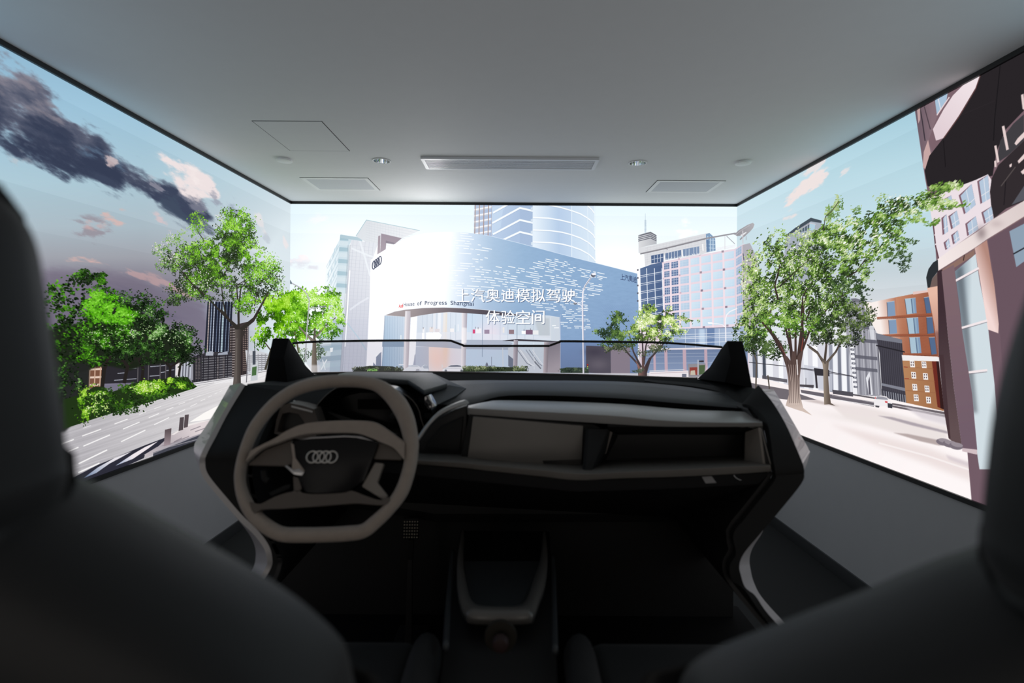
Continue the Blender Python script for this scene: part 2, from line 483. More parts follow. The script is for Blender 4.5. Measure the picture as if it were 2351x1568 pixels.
def band(c, amp=3.0):
    """faint brightness steps between the rows of LED cabinets"""
    z = np.arange(c.h) / c.h * 21.
    st = np.array([.9, -.4, .5, -.9, .1, .8, -.6, .3, -.2, .6, -.8, .2, .7, -.5, .0, .6, -.7, .4, -.3, .8, -.1, .3])[np.floor(z).astype(int)]
    c.im += ((st + (z % 1 - .5) * .9) * amp)[:, None, None].astype(np.float32)

def sky(c, stops, fx=None):
    """stops: (y, colour) down the picture"""
    ys = [s[0] for s in stops]
    for k in range(3):
        c.im[..., k] = np.interp(c.PY, ys, [s[1][k] for s in stops])

# ================================================================= left wall
def paint_left():
    c = CL
    sky(c, [(80, (140, 180, 206)), (250, (158, 196, 218)), (420, (172, 200, 213)), (520, (172, 188, 198)), (590, (160, 163, 172)), (640, (132, 128, 142)), (720, (112, 108, 130)), (800, (120, 116, 135))])
    # towards the front wall the sky gets pale
    t = np.clip((c.PX - 430) / 240., 0, 1) ** 1.5 * np.clip((c.PY - 380) / 200., .0, 1) * .85 + np.clip((c.PX - 330) / 340., 0, 1) * .42
    t = np.clip(t, 0, .93)[..., None]
    c.im += t * (np.array([224, 236, 242], np.float32) - c.im)
    band(c, 2.5)
    on(c)
    A = .52
    # long dark cloud bank
    cloud([(-60, 60), (0, 122), (50, 158), (95, 195), (135, 245), (185, 282), (235, 322), (292, 372), (345, 402), (392, 425), (442, 448), (478, 486), (508, 532), (494, 548), (440, 510),
           (398, 494), (356, 462), (318, 445), (258, 428), (200, 408), (150, 402), (98, 378), (50, 352), (-60, 330)], (70, 78, 98), .97, 11, A, 26, 3.2, .8, .34, .72,
          g=((120, 190), (128, 126, 140), (60, 330), (58, 66, 88)))
    cloud([(0, 140), (60, 190), (120, 250), (170, 295), (120, 285), (60, 250), (0, 225)], (140, 134, 144), .75, 16, A, 22, 3.5, 1.0, .4, .85)
    cloud([(0, 240), (100, 275), (210, 345), (320, 420), (300, 432), (170, 392), (60, 345), (0, 325)], (52, 60, 82), .8, 14, A, 24, 3.5, 1.0, .35, .8)
    cloud([(180, 310), (260, 365), (300, 395), (270, 395), (200, 350)], (96, 118, 142), .7, 8, A, 14, 4, 1.1, .4, .8)
    cloud([(330, 425), (400, 460), (450, 492), (480, 520), (430, 505), (380, 480)], (66, 78, 98), .9, 8, A, 16, 3, .9, .35, .75)
    cloud([(395, 425), (440, 445), (470, 470), (490, 500), (470, 490), (430, 462)], (150, 150, 165), .6, 8, A, 14, 3, .9, .35, .75)
    cloud([(0, 332), (60, 352), (95, 375), (40, 382), (0, 372)], (120, 130, 146), .8, 9, A, 16, 3, 1, .4, .8)
    cloud([(0, 345), (40, 362), (75, 378), (30, 366)], (198, 192, 196), .6, 6, A, 12, 3, 1, .4, .8)
    # bright cumulus
    cloud([(362, 352), (388, 362), (420, 374), (452, 382), (480, 402), (498, 430), (512, 462), (478, 456), (456, 470), (428, 452), (404, 424), (380, 390)], (238, 226, 226), 1., 7, A, 20, 2.2, .75, .33, .7)
    cloud([(488, 430), (510, 448), (524, 474), (500, 470), (484, 452)], (150, 154, 170), .7, 7, A, 12, 2, 1., .36, .8)
    cloud([(420, 390), (455, 398), (480, 425), (470, 440), (440, 430)], (247, 238, 236), .7, 9, A, 16, 2, .8, .36, .8)
    cloud([(232, 358), (262, 362), (284, 382), (270, 392), (246, 380)], (226, 202, 200), .75, 6, A, 12, 2, .9, .33, .7)
    cloud([(335, 405), (360, 420), (385, 440), (420, 462), (392, 450), (350, 428)], (196, 190, 200), .5, 6, A, 12, 3, 1., .36, .7)
    cloud([(216, 478), (248, 480), (280, 492), (308, 510), (276, 514), (236, 500)], (214, 184, 180), .95, 7, .25, 12, 3, .9, .33, .72)
    cloud([(165, 508), (215, 512), (262, 528), (235, 548), (190, 536)], (150, 142, 152), .8, 9, .25, 14, 3, 1., .36, .78)
    cloud([(180, 505), (222, 514), (240, 528), (205, 522)], (205, 172, 172), .75, 6, .25, 12, 3, 1., .36, .75)
    cloud([(350, 490), (372, 500), (398, 522), (392, 534), (364, 512)], (224, 196, 198), .7, 6, .4, 12, 2, .9, .36, .75)
    cloud([(515, 455), (545, 470), (562, 500), (548, 510), (525, 482)], (140, 150, 170), .7, 8, .7, 16, 2.4, .9, .36, .8)
    cloud([(580, 492), (596, 490), (606, 508), (612, 540), (600, 536), (588, 512)], (240, 230, 230), .6, 6, .9, 14, 2, .7, .33, .7)
    cloud([(596, 520), (612, 540), (622, 560), (606, 556)], (176, 182, 196), .4, 7, .9, 14, 2, .8, .36, .75)
    cloud([(650, 540), (662, 556), (660, 575), (648, 560)], (244, 232, 232), .7, 5, .9, 14, 2, .7, .33, .7)
    # low purple bank with a sunlit rim
    cloud([(100, 598), (230, 606), (300, 618), (352, 640), (400, 664), (470, 690), (480, 740), (480, 820), (100, 820)], (118, 110, 128), .75, 10, .25, 30, 4, .5, .3, .8)
    cloud([(140, 588), (200, 596), (232, 598), (240, 608), (170, 606)], (222, 180, 172), .85, 5, .15, 10, 4, .8, .3, .7)
    cloud([(238, 604), (290, 612), (350, 634), (420, 664), (450, 688), (420, 680), (350, 650), (290, 624)], (206, 166, 164), .6, 4, .38, 10, 4, .9, .3, .7)
    cloud([(120, 640), (300, 650), (420, 700), (470, 740), (300, 720)], (98, 92, 116), .5, 14, .25, 30, 5, .8, .35, .85)
    # ---------------- far buildings
    q = K(150, 560, 3.92)
    poly(q((1280, 520), (1505, 520), (1490, 990), (1250, 1000)), (34, 38, 52))
    for x, w, cc in ((1290, 10, (190, 176, 170)), (1312, 8, (168, 184, 208)), (1336, 9, (206, 216, 232)), (1366, 7, (110, 124, 150)), (1392, 6, (190, 204, 226)), (1418, 16, (182, 204, 214)), (1450, 7, (120, 136, 160)), (1478, 6, (160, 170, 190))):
        line(q((x + 8, 520), (x - 14, 985)), w / 3.92, cc)
    lines([q((1290 - i * .05, 540 + i), (1490, 536 + i)) for i in range(0, 450, 14)], .9, (28, 30, 44), .55)
    poly(q((1480, 740), (1642, 700), (1640, 1190), (1468, 1200)), (62, 54, 54))
    lines([q((1486, y), (1530, y - 3)) for y in range(765, 1180, 23)], 2.4, (160, 150, 148), .9)
    lines([q((1600, y), (1642, y - 2)) for y in range(745, 1150, 17)], 2.0, (168, 146, 138), .85)
    lines([q((x, 745), (x - 4, 1180)) for x in (1500, 1545, 1590, 1612, 1630)], 1.6, (40, 36, 40))
    poly(q((1125, 1020), (1300, 970), (1500, 975), (1500, 1200), (1140, 1250)), (58, 56, 62))
    lines([q((1230, y), (1500, y - 22)) for y in range(1035, 1230, 22)], 1.5, (138, 138, 144), .9)
    lines([q((x, 1000), (x - 6, 1240)) for x in (1165, 1190, 1215, 1245, 1290, 1345, 1362, 1385, 1440, 1462)], 1.8, (34, 33, 40))
    for x in (1180, 1205, 1372, 1425):
        lines([q((x - 8, y), (x + 8, y - 2)) for y in range(1030, 1220, 13)], 1.4, (120, 112, 112), .9)
    poly(q((1265, 975), (1310, 965), (1335, 975), (1330, 1005), (1262, 1005)), (172, 176, 188)); poly(q((1375, 985), (1460, 965), (1462, 995), (1372, 1002)), (160, 166, 180))
    poly(q((300, 1060), (1000, 1060), (1000, 1235), (300, 1260)), (44, 42, 48))
    for x0, x1, y in ((470, 560, 1165), (560, 640, 1125), (545, 640, 1220), (765, 850, 1105), (860, 905, 1098), (760, 850, 1190), (860, 900, 1158), (440, 520, 1228), (910, 980, 1140)):
        line(q((x0, y), (x1, y - 7)), 1.7, (170, 174, 186))
    lines([q((x, 1060), (x - 4, 1240)) for x in (655, 750, 855, 905)], 2.2, (96, 92, 96))
    poly(q((205, 1085), (330, 1090), (322, 1300), (205, 1300)), (122, 84, 66))
    lines([q((215, y), (325, y - 4)) for y in (1130, 1202, 1270)], 4.6, (226, 202, 186)); lines([q((222, 1100), (214, 1290)), q((268, 1100), (262, 1290)), q((318, 1100), (310, 1280))], 2.6, (206, 172, 150))
    poly(q((990, 1060), (1150, 1040), (1150, 1225), (985, 1230)), (150, 150, 160)); poly(q((995, 1060), (1030, 1060), (1022, 1195), (990, 1200)), (226, 220, 220))
    lines([q((x, 1060), (x - 8, 1210)) for x in (1050, 1075, 1100, 1130)], 2.4, (196, 200, 212)); lines([q((x, 1060), (x - 8, 1220)) for x in (1062, 1088, 1115)], 1.6, (80, 82, 96))
    poly(q((1620, 955), (1740, 965), (1820, 985), (1820, 1130), (1640, 1160)), (206, 208, 214))
    lines([q((1640, y), (1820, y - 8)) for y in range(1010, 1150, 18)], 1.8, (120, 118, 124), .8); lines([q((x, 990), (x, 1150)) for x in (1655, 1690, 1735, 1768, 1800)], 2., (150, 150, 156), .8)
    # ---------------- ground
    poly([(100, 1000), (185, 968), (300, 930), (440, 886), (540, 866), (640, 842), (680, 838), (680, 1120), (100, 1300)], None, 1, ((200, 1040), (184, 181, 186), (560, 900), (226, 223, 224)))
    for cc in CUR:
        pass
    poly(q((1140, 1250), (1520, 1195), (1880, 1120), (1880, 1200), (1540, 1240), (1180, 1280)), (232, 230, 232), .9)
    line(q((1150, 1262), (1515, 1205), (1870, 1132)), 1.3, (120, 118, 124)); line(q((1190, 1275), (1340, 1250)), 1.2, (140, 138, 142), .7)
    q = K(180, 850, 5.598)
    # streaky asphalt
    n = fbm(c.PX / 34. + c.PY / 15., c.PY / 2.6 + c.PX / 8., 3)
    m = coverage([c.fwd([(100, 1000), (185, 968), (440, 886), (640, 845), (640, 960), (470, 1010), (180, 1110), (100, 1140)])], c.w, c.h)
    x0, y0, mm = m; c.im[y0:y0 + mm.shape[0], x0:x0 + mm.shape[1]] += (mm * (n[y0:y0 + mm.shape[0], x0:x0 + mm.shape[1]] - .5) * 30)[..., None]
    for a, b, w in (((50, 845), (290, 758), 13), ((65, 975), (405, 831), 14), ((465, 690), (632, 628), 11), ((575, 755), (785, 667), 12), ((550, 918), (860, 770), 14), ((905, 610), (1035, 556), 10), ((975, 700), (1165, 608), 11),
                    ((1130, 512), (1220, 477), 8), ((1250, 562), (1370, 505), 9), ((1290, 440), (1370, 412), 6), ((1440, 465), (1525, 427), 7), ((1420, 385), (1475, 362), 5), ((1570, 395), (1630, 369), 6), ((5, 1200), (368, 1025), 17),
                    ((0, 1315), (270, 1195), 18), ((975, 495), (1060, 465), 6), ((780, 570), (870, 535), 6), ((60, 745), (160, 710), 6), ((1670, 345), (1715, 325), 5), ((1750, 305), (1785, 289), 5), ((1530, 338), (1568, 322), 4), ((1815, 275), (1845, 262), 4), ((-300, 980), (-60, 890), 14), ((-340, 1130), (0, 990), 15)):
        line(q(a, b), w / 5.598, (248, 246, 246))
    poly(q((1430, 665), (1620, 545), (1850, 425), (1960, 380), (2000, 560), (1760, 610), (1560, 650)), (253, 250, 247))
    poly(q((1100, 870), (1420, 700), (1700, 640), (2000, 540), (2000, 900), (1500, 860), (840, 1130)), None, .9, (q((1100, 960))[0], (176, 166, 172), q((1500, 700))[0], (226, 214, 216)))
    poly(q((1190, 830), (1420, 690), (1600, 650), (1700, 640), (1400, 720), (1230, 830)), (240, 234, 232), .9)
    for a, b in (((1180, 950), (1420, 850)), ((1230, 920), (1330, 870)), ((1000, 1010), (1130, 950)), ((1500, 790), (1640, 740)), ((1440, 770), (1570, 720))):
        line(q(a, b), 2.2, (110, 102, 112), .55)
    # parked cars at the lower edge
    poly(q((-500, 1620), (0, 1345), (250, 1215), (460, 1130), (690, 1032), (860, 962), (1105, 870), (1115, 900), (1000, 1000), (860, 1080), (840, 1130), (300, 1370), (-500, 1720)), (46, 46, 58))
    poly(q((60, 1390), (250, 1248), (470, 1125), (690, 1040), (560, 1115), (400, 1200), (230, 1320)), None, 1, (q((100, 1380))[0], (120, 138, 168), q((400, 1160))[0], (232, 228, 234)))
    poly(q((475, 1228), (700, 1078), (860, 985), (1025, 912), (900, 1005), (700, 1140)), None, 1, (q((500, 1220))[0], (170, 182, 208), q((700, 1090))[0], (240, 232, 236)))
    poly(q((845, 1085), (1010, 985), (1180, 950), (1640, 790), (1650, 830), (1300, 960), (870, 1122)), None, .85, (q((860, 1100))[0], (196, 186, 190), q((1400, 880))[0], (150, 146, 156)))
    poly(q((960, 1060), (1300, 935), (1640, 800), (1660, 850), (1200, 1030), (960, 1110)), (58, 60, 72), .9)
    line(q((850, 1115), (1150, 990), (1560, 880)), 1.6, (196, 192, 196), .6)
    poly(q((1112, 765), (1196, 745), (1182, 955), (1098, 978)), None, 1, (q((1150, 780))[0], (96, 84, 88), q((1140, 960))[0], (158, 142, 148)))
    poly(q((1305, 608), (1358, 602), (1345, 765), (1287, 783)), (82, 73, 77)); poly(q((1368, 574), (1420, 567), (1406, 728), (1354, 742)), (88, 78, 82))
    # ---------------- tree clump on the far side
    q = K(150, 560, 3.92)
    poly([(120, 640), (190, 640), (235, 690), (285, 672), (330, 700), (352, 728), (385, 745), (430, 762), (462, 792), (455, 822), (430, 836), (400, 846), (380, 842), (330, 838), (300, 850), (240, 838), (200, 850), (120, 870)], (30, 38, 26), .0)
    poly([(100, 760), (190, 740), (225, 722), (250, 716), (290, 690), (335, 722), (370, 752), (420, 775), (448, 800), (420, 832), (330, 838), (300, 850), (240, 838), (200, 850), (100, 880)], (28, 36, 24), .96, soft=2.2)
    for pts, w in ((((330, 1300), (350, 1120), (420, 980)), 9), (((530, 1250), (560, 1100), (480, 1000)), 8), (((690, 1240), (700, 1120), (660, 1030)), 7), (((940, 1200), (945, 1110), (880, 1040)), 6), (((1020, 1190), (1035, 1090), (1120, 1010)), 5), (((945, 1110), (1020, 1060)), 4), (((560, 1100), (640, 1020)), 4)):
        line(q(*pts), w, (38, 34, 32))
    GREEN = [(22, 34, 18), (34, 62, 22), (58, 112, 26), (84, 158, 30), (112, 192, 44)]
    DGREEN = [(20, 30, 18), (30, 50, 24), (48, 84, 34), (80, 128, 52), (150, 190, 120)]
    foliage([(150, 700, 50, 60, 1), (130, 790, 60, 70, .9), (130, 880, 50, 60, .7)], GREEN, 900, (3.2, 5.4), ang=.3, spread=.5, dark=.3)
    foliage([(335, 745, 60, 70, 1), (290, 710, 46, 40, 1), (380, 790, 62, 40, 1), (430, 800, 36, 36, 1), (405, 765, 46, 24, .9), (320, 800, 60, 40, 1), (350, 720, 34, 32, .9), (270, 800, 60, 40, .8)], DGREEN, 4600, (1.8, 3.2), ang=.2, spread=.7, dark=.3, thr=.55)
    foliage([(205, 640, 40, 22, .9), (236, 640, 10, 14, .6), (230, 700, 42, 44, 1), (262, 730, 52, 34, 1), (240, 770, 60, 42, 1), (215, 800, 40, 40, .8), (300, 728, 22, 18, .7)], GREEN, 3600, (2.1, 3.9), ang=.15, spread=.5, dark=.2, thr=.56)
    foliage([(230, 700, 44, 30, 1), (262, 725, 46, 22, 1)], [(70, 140, 24), (96, 180, 30), (130, 205, 60)], 420, (2.4, 4.4), ang=.15, spread=.5)
    foliage([(250, 770, 62, 34, 1), (330, 745, 40, 40, 1), (400, 780, 50, 26, 1)], [(150, 180, 120), (190, 205, 170), (225, 228, 210)], 170, (1.6, 2.8), ang=.15, spread=.5)
    poly([(60, 820), (206, 836), (204, 892), (190, 950), (150, 990), (60, 1010)], (36, 38, 36), .96, soft=2)
    foliage([(130, 880, 60, 50, 1)], DGREEN, 500, (2.4, 4.4), ang=.2, spread=.6, dark=.3)
    # ---------------- hedge
    q = K(180, 850, 5.598)
    poly(q((-200, 760), (-200, 380), (60, 300), (200, 212), (330, 212), (400, 290), (600, 222), (680, 172), (900, 125), (1150, 105), (1400, 85), (1480, 185), (1530, 205), (1490, 232), (1050, 372), (600, 500), (200, 625)), (34, 52, 24))
    HG = [(28, 44, 20), (46, 84, 24), (86, 146, 30), (138, 196, 42), (186, 222, 96)]
    foliage([(k[0], k[1], r, s, w) for k, r, s, w in [(q((200, 400))[0], 34, 34, 1.), (q((90, 470))[0], 26, 36, .8), (q((860, 230))[0], 30, 18, 1.3), (q((760, 250))[0], 24, 18, 1.2), (q((1000, 230))[0], 28, 18, 1.2), (q((1260, 160))[0], 30, 13, 1.2), (q((500, 400))[0], 40, 22, .5), (q((1380, 200))[0], 22, 10, .6)]], HG, 3000, (1.7, 3.2), ang=.2, spread=.8, dark=.18)
    foliage([(q((500, 330))[0] + (50, 22, .8)), (q((700, 400))[0] + (50, 12, .8)), (q((450, 500))[0] + (60, 14, .8)), (q((1000, 330))[0] + (50, 8, .7)), (q((560, 250))[0] + (26, 12, .8))], [(26, 40, 20), (36, 62, 24), (52, 92, 30), (92, 140, 40)], 900, (2., 3.4), ang=.2, spread=.8)
    foliage([(q((240, 420))[0] + (28, 30, 1)), (q((860, 220))[0] + (34, 14, 1))], [(190, 220, 120), (226, 235, 190)], 110, (1.8, 3.), ang=.2, spread=.8)
    # ---------------- lamp and sign by the far pavement
    q = K(150, 560, 3.92)
    line(q((1630, 1245), (1645, 960), (1650, 700)), 2.2, (120, 118, 124)); line(q((1705, 990), (1702, 860)), 1.5, (90, 90, 98))
    poly(q((1672, 1070), (1735, 1055), (1730, 1225), (1668, 1235)), (200, 204, 208)); poly(q((1682, 1110), (1722, 1102), (1718, 1180), (1678, 1188)), (74, 108, 66)); poly(q((1685, 965), (1712, 962), (1712, 1085), (1686, 1088)), (70, 76, 86))

def corner_tree():
    """tree that stands across the left corner"""
    for c in (CL, CF):
        on(c)
    on(CL, CF)
    q = K(150, 560, 3.92)
    LM = [(40, 76, 12), (66, 122, 14), (100, 168, 16), (136, 204, 26), (176, 226, 78)]
    line(q((1800, 1130), (1850, 960), (1900, 850)), 5, (70, 66, 56)); line(q((1850, 960), (1790, 880)), 3, (84, 78, 66)); line(q((2100, 980), (2060, 760), (2000, 640)), 4, (96, 92, 72)); line(q((2156, 800), (2060, 660)), 4, (110, 104, 84))
    foliage([(650, 715, 44, 38, 1), (622, 720, 34, 40, 1), (690, 705, 36, 42, 1), (612, 760, 26, 26, .6), (660, 690, 36, 20, .9), (668, 760, 40, 34, .7), (594, 785, 18, 18, .5)], LM, 3600, (1.7, 3.2), ang=1.3, spread=.6, dark=.2)

def main_left_tree():
    on(CL)
    q = K(150, 560, 3.92); z = K(340, 470, 5.406)
    bark = (74, 66, 62)
    # limbs behind the leaves
    DK = (52, 48, 44)
    line(q((1560, 760), (1450, 660), (1370, 580), (1250, 450)), 7, DK, w1=2); line(q((1580, 770), (1700, 670), (1760, 560), (1830, 420)), 8, DK, w1=2.5)
    line(q((1560, 740), (1560, 560), (1580, 400), (1640, 330)), 5, DK, w1=1.5); line(q((1450, 660), (1420, 520), (1400, 320)), 4, DK, w1=1.5)
    line(z((900, 960), (1060, 640), (1100, 420), (1050, 260)), 2.6, DK, w1=1); line(z((700, 450), (620, 340), (600, 250)), 2, DK, w1=.8)
    G1 = [(38, 52, 30), (54, 82, 34), (84, 136, 38), (124, 190, 44), (166, 224, 84)]
    body = [(540, 525, 40, 46, 1), (520, 590, 56, 52, 1.1), (470, 600, 54, 48, 1), (423, 600, 48, 40, .9), (488, 650, 56, 42, .95), (423, 665, 40, 26, .6), (401, 692, 20, 12, .6), (599, 640, 46, 46, .9), (562, 680, 34, 40, .8), (540, 560, 50, 50, 1), (450, 640, 46, 34, .9)]
    foliage(body, [(34, 42, 28), (42, 56, 32), (56, 82, 36)], 3300, (1.6, 2.8), alpha=.9, thr=.56)
    foliage(body, G1, 5600, (1.3, 2.4), light=(.25, -.7), dark=.20, thr=.56)
    foliage([(453, 512, 24, 27, 1), (545, 505, 40, 30, 1), (480, 570, 50, 20, .9), (600, 615, 44, 36, 1.), (575, 585, 30, 26, .8), (565, 690, 26, 26, .7)], [(84, 140, 34), (122, 194, 40), (160, 222, 70), (196, 236, 120)], 1500, (1.3, 2.3), light=(.25, -.7), dark=.22, thr=.57)
    foliage([(372, 572, 24, 18, 1), (395, 560, 24, 22, .8), (420, 545, 22, 18, .7), (606, 578, 9, 15, .7), (404, 690, 24, 14, .8), (380, 610, 22, 18, .8), (640, 650, 14, 36, .6), (528, 486, 26, 12, .5)], [(44, 62, 36), (78, 120, 48), (128, 180, 80), (170, 200, 120)], 480, (1.5, 2.6))
    foliage([(366, 568, 18, 14, 1), (395, 590, 30, 20, .7), (505, 505, 14, 22, .8), (450, 640, 40, 36, .5), (390, 545, 14, 14, .5)], [(206, 204, 200), (235, 232, 230)], 150, (1.4, 2.6))
    # limbs in front, trunk
    line(q((1550, 770), (1480, 690), (1400, 590)), 7.5, DK, w1=4); line(q((1575, 780), (1690, 690), (1755, 570)), 7.5, DK, w1=4.5); line(q((1755, 570), (1830, 440)), 4, (66, 62, 52), w1=1.6)
    line(q((1560, 750), (1555, 620)), 5, DK, w1=3.5); line(z((1110, 1180), (1100, 1000), (1220, 930)), 3, DK, w1=1.5)
    line(z((420, 830), (560, 1000), (700, 1120)), 2.4, DK, w1=3); line(z((1320, 1250), (1360, 1080)), 2.2, DK, w1=1.5)
    poly(q((1505, 1300), (1520, 1150), (1528, 960), (1530, 850), (1525, 770), (1580, 770), (1625, 790), (1592, 850), (1580, 960), (1578, 1150), (1580, 1260)), None, 1, (q((1530, 900))[0], (96, 88, 84), q((1585, 900))[0], (58, 52, 50)))
    line(q((1536, 1240), (1542, 1000), (1545, 850)), 1.2, (124, 116, 110), .7)
    foliage([(562, 700, 26, 30, 1)], [(90, 150, 36), (130, 200, 44), (166, 222, 70)], 120, (1.5, 2.6))
# ================================================================= front wall
def paint_front():
    c = CF
    sky(c, [(460, (220, 236, 243)), (540, (233, 243, 247)), (640, (243, 248, 249)), (760, (244, 248, 250)), (900, (225, 228, 232))])
    t = np.clip((760 - c.PX) / 100., 0, 1)[..., None] * .35
    c.im += t * (np.array([206, 228, 238], np.float32) - c.im)
    on(c)
    blob(800, 560, 120, 60, (250, 252, 253), .5); blob(1420, 640, 70, 80, (253, 254, 254), .8)
    cloud([(655, 590), (690, 590), (722, 606), (726, 620), (680, 620), (655, 610)], (214, 214, 224), .8, 6, 0, 14, 2, .8, .33, .75)
    cloud([(660, 588), (712, 592), (718, 604), (668, 604)], (250, 240, 240), .8, 6, 0, 14, 2, .8, .33, .75)
    cloud([(700, 500), (750, 500), (760, 512), (710, 512)], (248, 242, 242), .5, 6, 0, 14, 2, .8, .33, .75)
    cloud([(1560, 520), (1590, 515), (1600, 540), (1560, 548)], (252, 252, 252), .9, 8, 0, 14, 2, .8, .33, .75)
    band(c, 1.6)
    # ---------------- buildings left of the facade
    q = K(720, 490, 4.126)
    poly(q((255, 200), (462, 232), (462, 270), (360, 262), (325, 320), (262, 1510), (40, 1510), (60, 1250), (110, 660), (120, 500), (250, 240)), (206, 216, 224))
    poly(q((118, 520), (250, 240), (250, 262), (215, 745), (108, 700)), None, 1, (q((120, 500))[0], (236, 243, 246), q((240, 500))[0], (206, 222, 230)))
    for i in range(8):
        y = 262 + i * 62; line(q((248 - i * 4.5, y + 30 + i * 0), (130 - i * 2, y + 260)), .9, (150, 172, 186), .7)
    for x, y in ((220, 300), (185, 380), (155, 440), (205, 440), (172, 510), (140, 560), (188, 560), (165, 620), (200, 330)):
        poly(q((x - 5, y + 10), (x + 7, y - 14), (x + 5, y + 34), (x - 7, y + 58)), (176, 200, 212), .85)
    poly(q((255, 200), (462, 232), (462, 262), (360, 250), (340, 300), (322, 760), (212, 745), (250, 262)), (188, 208, 218))
    for i, y in enumerate((205, 262, 318, 372, 430, 488, 545, 602, 660, 715)):
        x0 = 252 - i * 4.2; x1 = 330 - i * 1.5
        poly(q((x0, y), (x1, y + 8), (x1 - 1, y + (54 if i == 0 else 44)), (x0 - 4, y + (50 if i == 0 else 40))), (146, 178, 192) if i % 2 == 0 else (198, 214, 222))
    poly(q((255, 200), (462, 232), (460, 262), (255, 232)), (160, 186, 198))
    # lower part of that building
    poly(q((60, 1000), (290, 1000), (262, 1510), (30, 1510)), (188, 198, 210))
    for i, (y, cc) in enumerate(((1040, (214, 226, 232)), (1120, (168, 190, 202)), (1180, (216, 228, 232)), (1240, (158, 180, 192)), (1290, (206, 220, 226)), (1340, (146, 164, 178)), (1400, (196, 210, 218)))):
        poly(q((66, y + 20), (285, y), (280, y + 46), (60, y + 66)), cc, .8)
    poly(q((180, 1010), (285, 1000), (262, 1510), (150, 1510)), (150, 172, 190), .55)
    line(q((70, 1480), (125, 1385)), 2.6, (226, 232, 236)); line(q((85, 1385), (110, 1480)), 2.2, (226, 232, 236)); poly(q((155, 1275), (185, 1270), (180, 1310), (158, 1315)), (240, 244, 246)); poly(q((150, 1140), (165, 1120), (160, 1185), (150, 1190)), (240, 244, 246))
    # tall grey block behind
    poly(q((500, 62), (1005, 162), (830, 238), (600, 300), (490, 268), (400, 216)), None, 1, (q((500, 150))[0], (205, 210, 216), q((950, 180))[0], (224, 226, 230)))
    lines([q((495, 90 + i * 22), (960 - i * 22, 180 + i * 22)) for i in range(9)], .6, (180, 186, 194), .6); lines([q((500 + i * 26, 70 + i * 5), (500 + i * 26, 290)) for i in range(1, 14)], .5, (184, 190, 198), .6)
    line(q((400, 216), (500, 62), (1005, 162)), 1.2, (140, 176, 186))
    # panelled slab
    poly(q((360, 250), (610, 285), (560, 430), (545, 620), (522, 1000), (505, 1510), (250, 1510), (290, 1000), (345, 300)), None, 1, (q((400, 350))[0], (208, 212, 220), q((400, 900))[0], (190, 193, 206)))
    lines([q((345 - (y - 300) * .07, y), (560 - (y - 300) * .045, y + 22 - (y - 300) * .02)) for y in range(300, 1500, 34)], .55, (172, 176, 190), .7)
    lines([q((375 + i * 38, 255 + i * 4), (290 + i * 37, 1500)) for i in range(0, 6)], .8, (160, 166, 182), .6)
    for x in (326, 336, 346):
        line(q((x, 300), (x - 40, 1000), (x - 75, 1510)), .8, (120, 128, 140), .8)
    poly(q((336, 540), (348, 540), (305, 1260), (292, 1262)), (252, 253, 254))
    line(q((440, 265), (475, 380), (535, 590)), 4.2, (222, 228, 234), .85); line(q((360, 330), (470, 378), (585, 422)), 4.2, (222, 228, 234), .85); line(q((345, 912), (430, 850), (520, 798)), 4.2, (212, 216, 226), .8)
    line(q((320, 1040), (430, 1185), (498, 1292)), 2.8, (162, 188, 204))
    poly(q((290, 1000), (520, 1000), (505, 1510), (250, 1510)), (176, 180, 198), .28)
    # dark portal frame
    poly(q((612, 215), (632, 208), (630, 390), (603, 405)), (130, 114, 126)); poly(q((640, 190), (836, 235), (765, 292), (690, 262), (682, 350), (630, 390)), (122, 106, 120)); poly(q((684, 256), (790, 285), (765, 294), (682, 280)), (92, 80, 96))
    # ---------------- towers behind the facade
    z = K(1050, 460, 3.824)
    poly(z((150, 0), (310, 0), (300, 330), (145, 300)), None, 1, (z((150, 100))[0], (168, 180, 204), z((300, 100))[0], (150, 172, 208)))
    for i in range(-1, 7):
        y = 70 + i * 53; line(z((150, y + 16), (303, y - 12)), 5.2 if i % 1 == 0 else 3, (240, 240, 244))
    for x in (155, 192, 232, 272, 302):
        line(z((x + 3, 0), (x - 3, 330)), 2., (150, 116, 104))
    lines([z((150, 92 + i * 53), (303, 64 + i * 53)) for i in range(-2, 6)], 1, (104, 110, 130), .6)
    poly(z((303, 0), (665, 0), (662, 410), (420, 345), (298, 320)), None, 1, (z((310, 100))[0], (174, 194, 222), z((545, 150))[0], (150, 174, 208)))
    poly(z((550, 0), (665, 0), (662, 410), (548, 380)), (142, 166, 200), .8)
    poly(z((310, 60), (440, 30), (400, 90), (380, 240), (300, 300)), (190, 212, 234), .5)
    for l in ((( 315, 108), (445, 35), (540, -10)), ((310, 198), (550, 66), (662, 92)), ((315, 297), (550, 172), (662, 197)), ((405, 345), (550, 277), (662, 303)), ((540, -10), (662, 10))):
        line(z(*l), 4.2, (248, 249, 251)); line([(a, b + 3) for a, b in z(*l)], 1., (120, 142, 178), .6)
    for x, y in ((650, 75), (650, 178), (650, 282), (652, 380)):
        poly(z((x - 6, y - 12), (x + 12, y - 16), (x + 12, y + 14), (x - 6, y + 14)), (196, 210, 226))
    poly(z((662, 0), (1198, 0), (1203, 300), (1212, 552), (1000, 498), (660, 408)), None, 1, (z((680, 200))[0], (222, 233, 243), z((900, 200))[0], (160, 186, 218)))
    poly(z((880, 0), (1005, 0), (1005, 500), (900, 470)), None, .9, (z((880, 200))[0], (164, 188, 219), z((1005, 200))[0], (178, 200, 226)))
    poly(z((1003, 0), (1198, 0), (1203, 300), (1212, 552), (1003, 500)), None, 1, (z((1010, 200))[0], (190, 210, 231), z((1200, 200))[0], (208, 224, 238)))
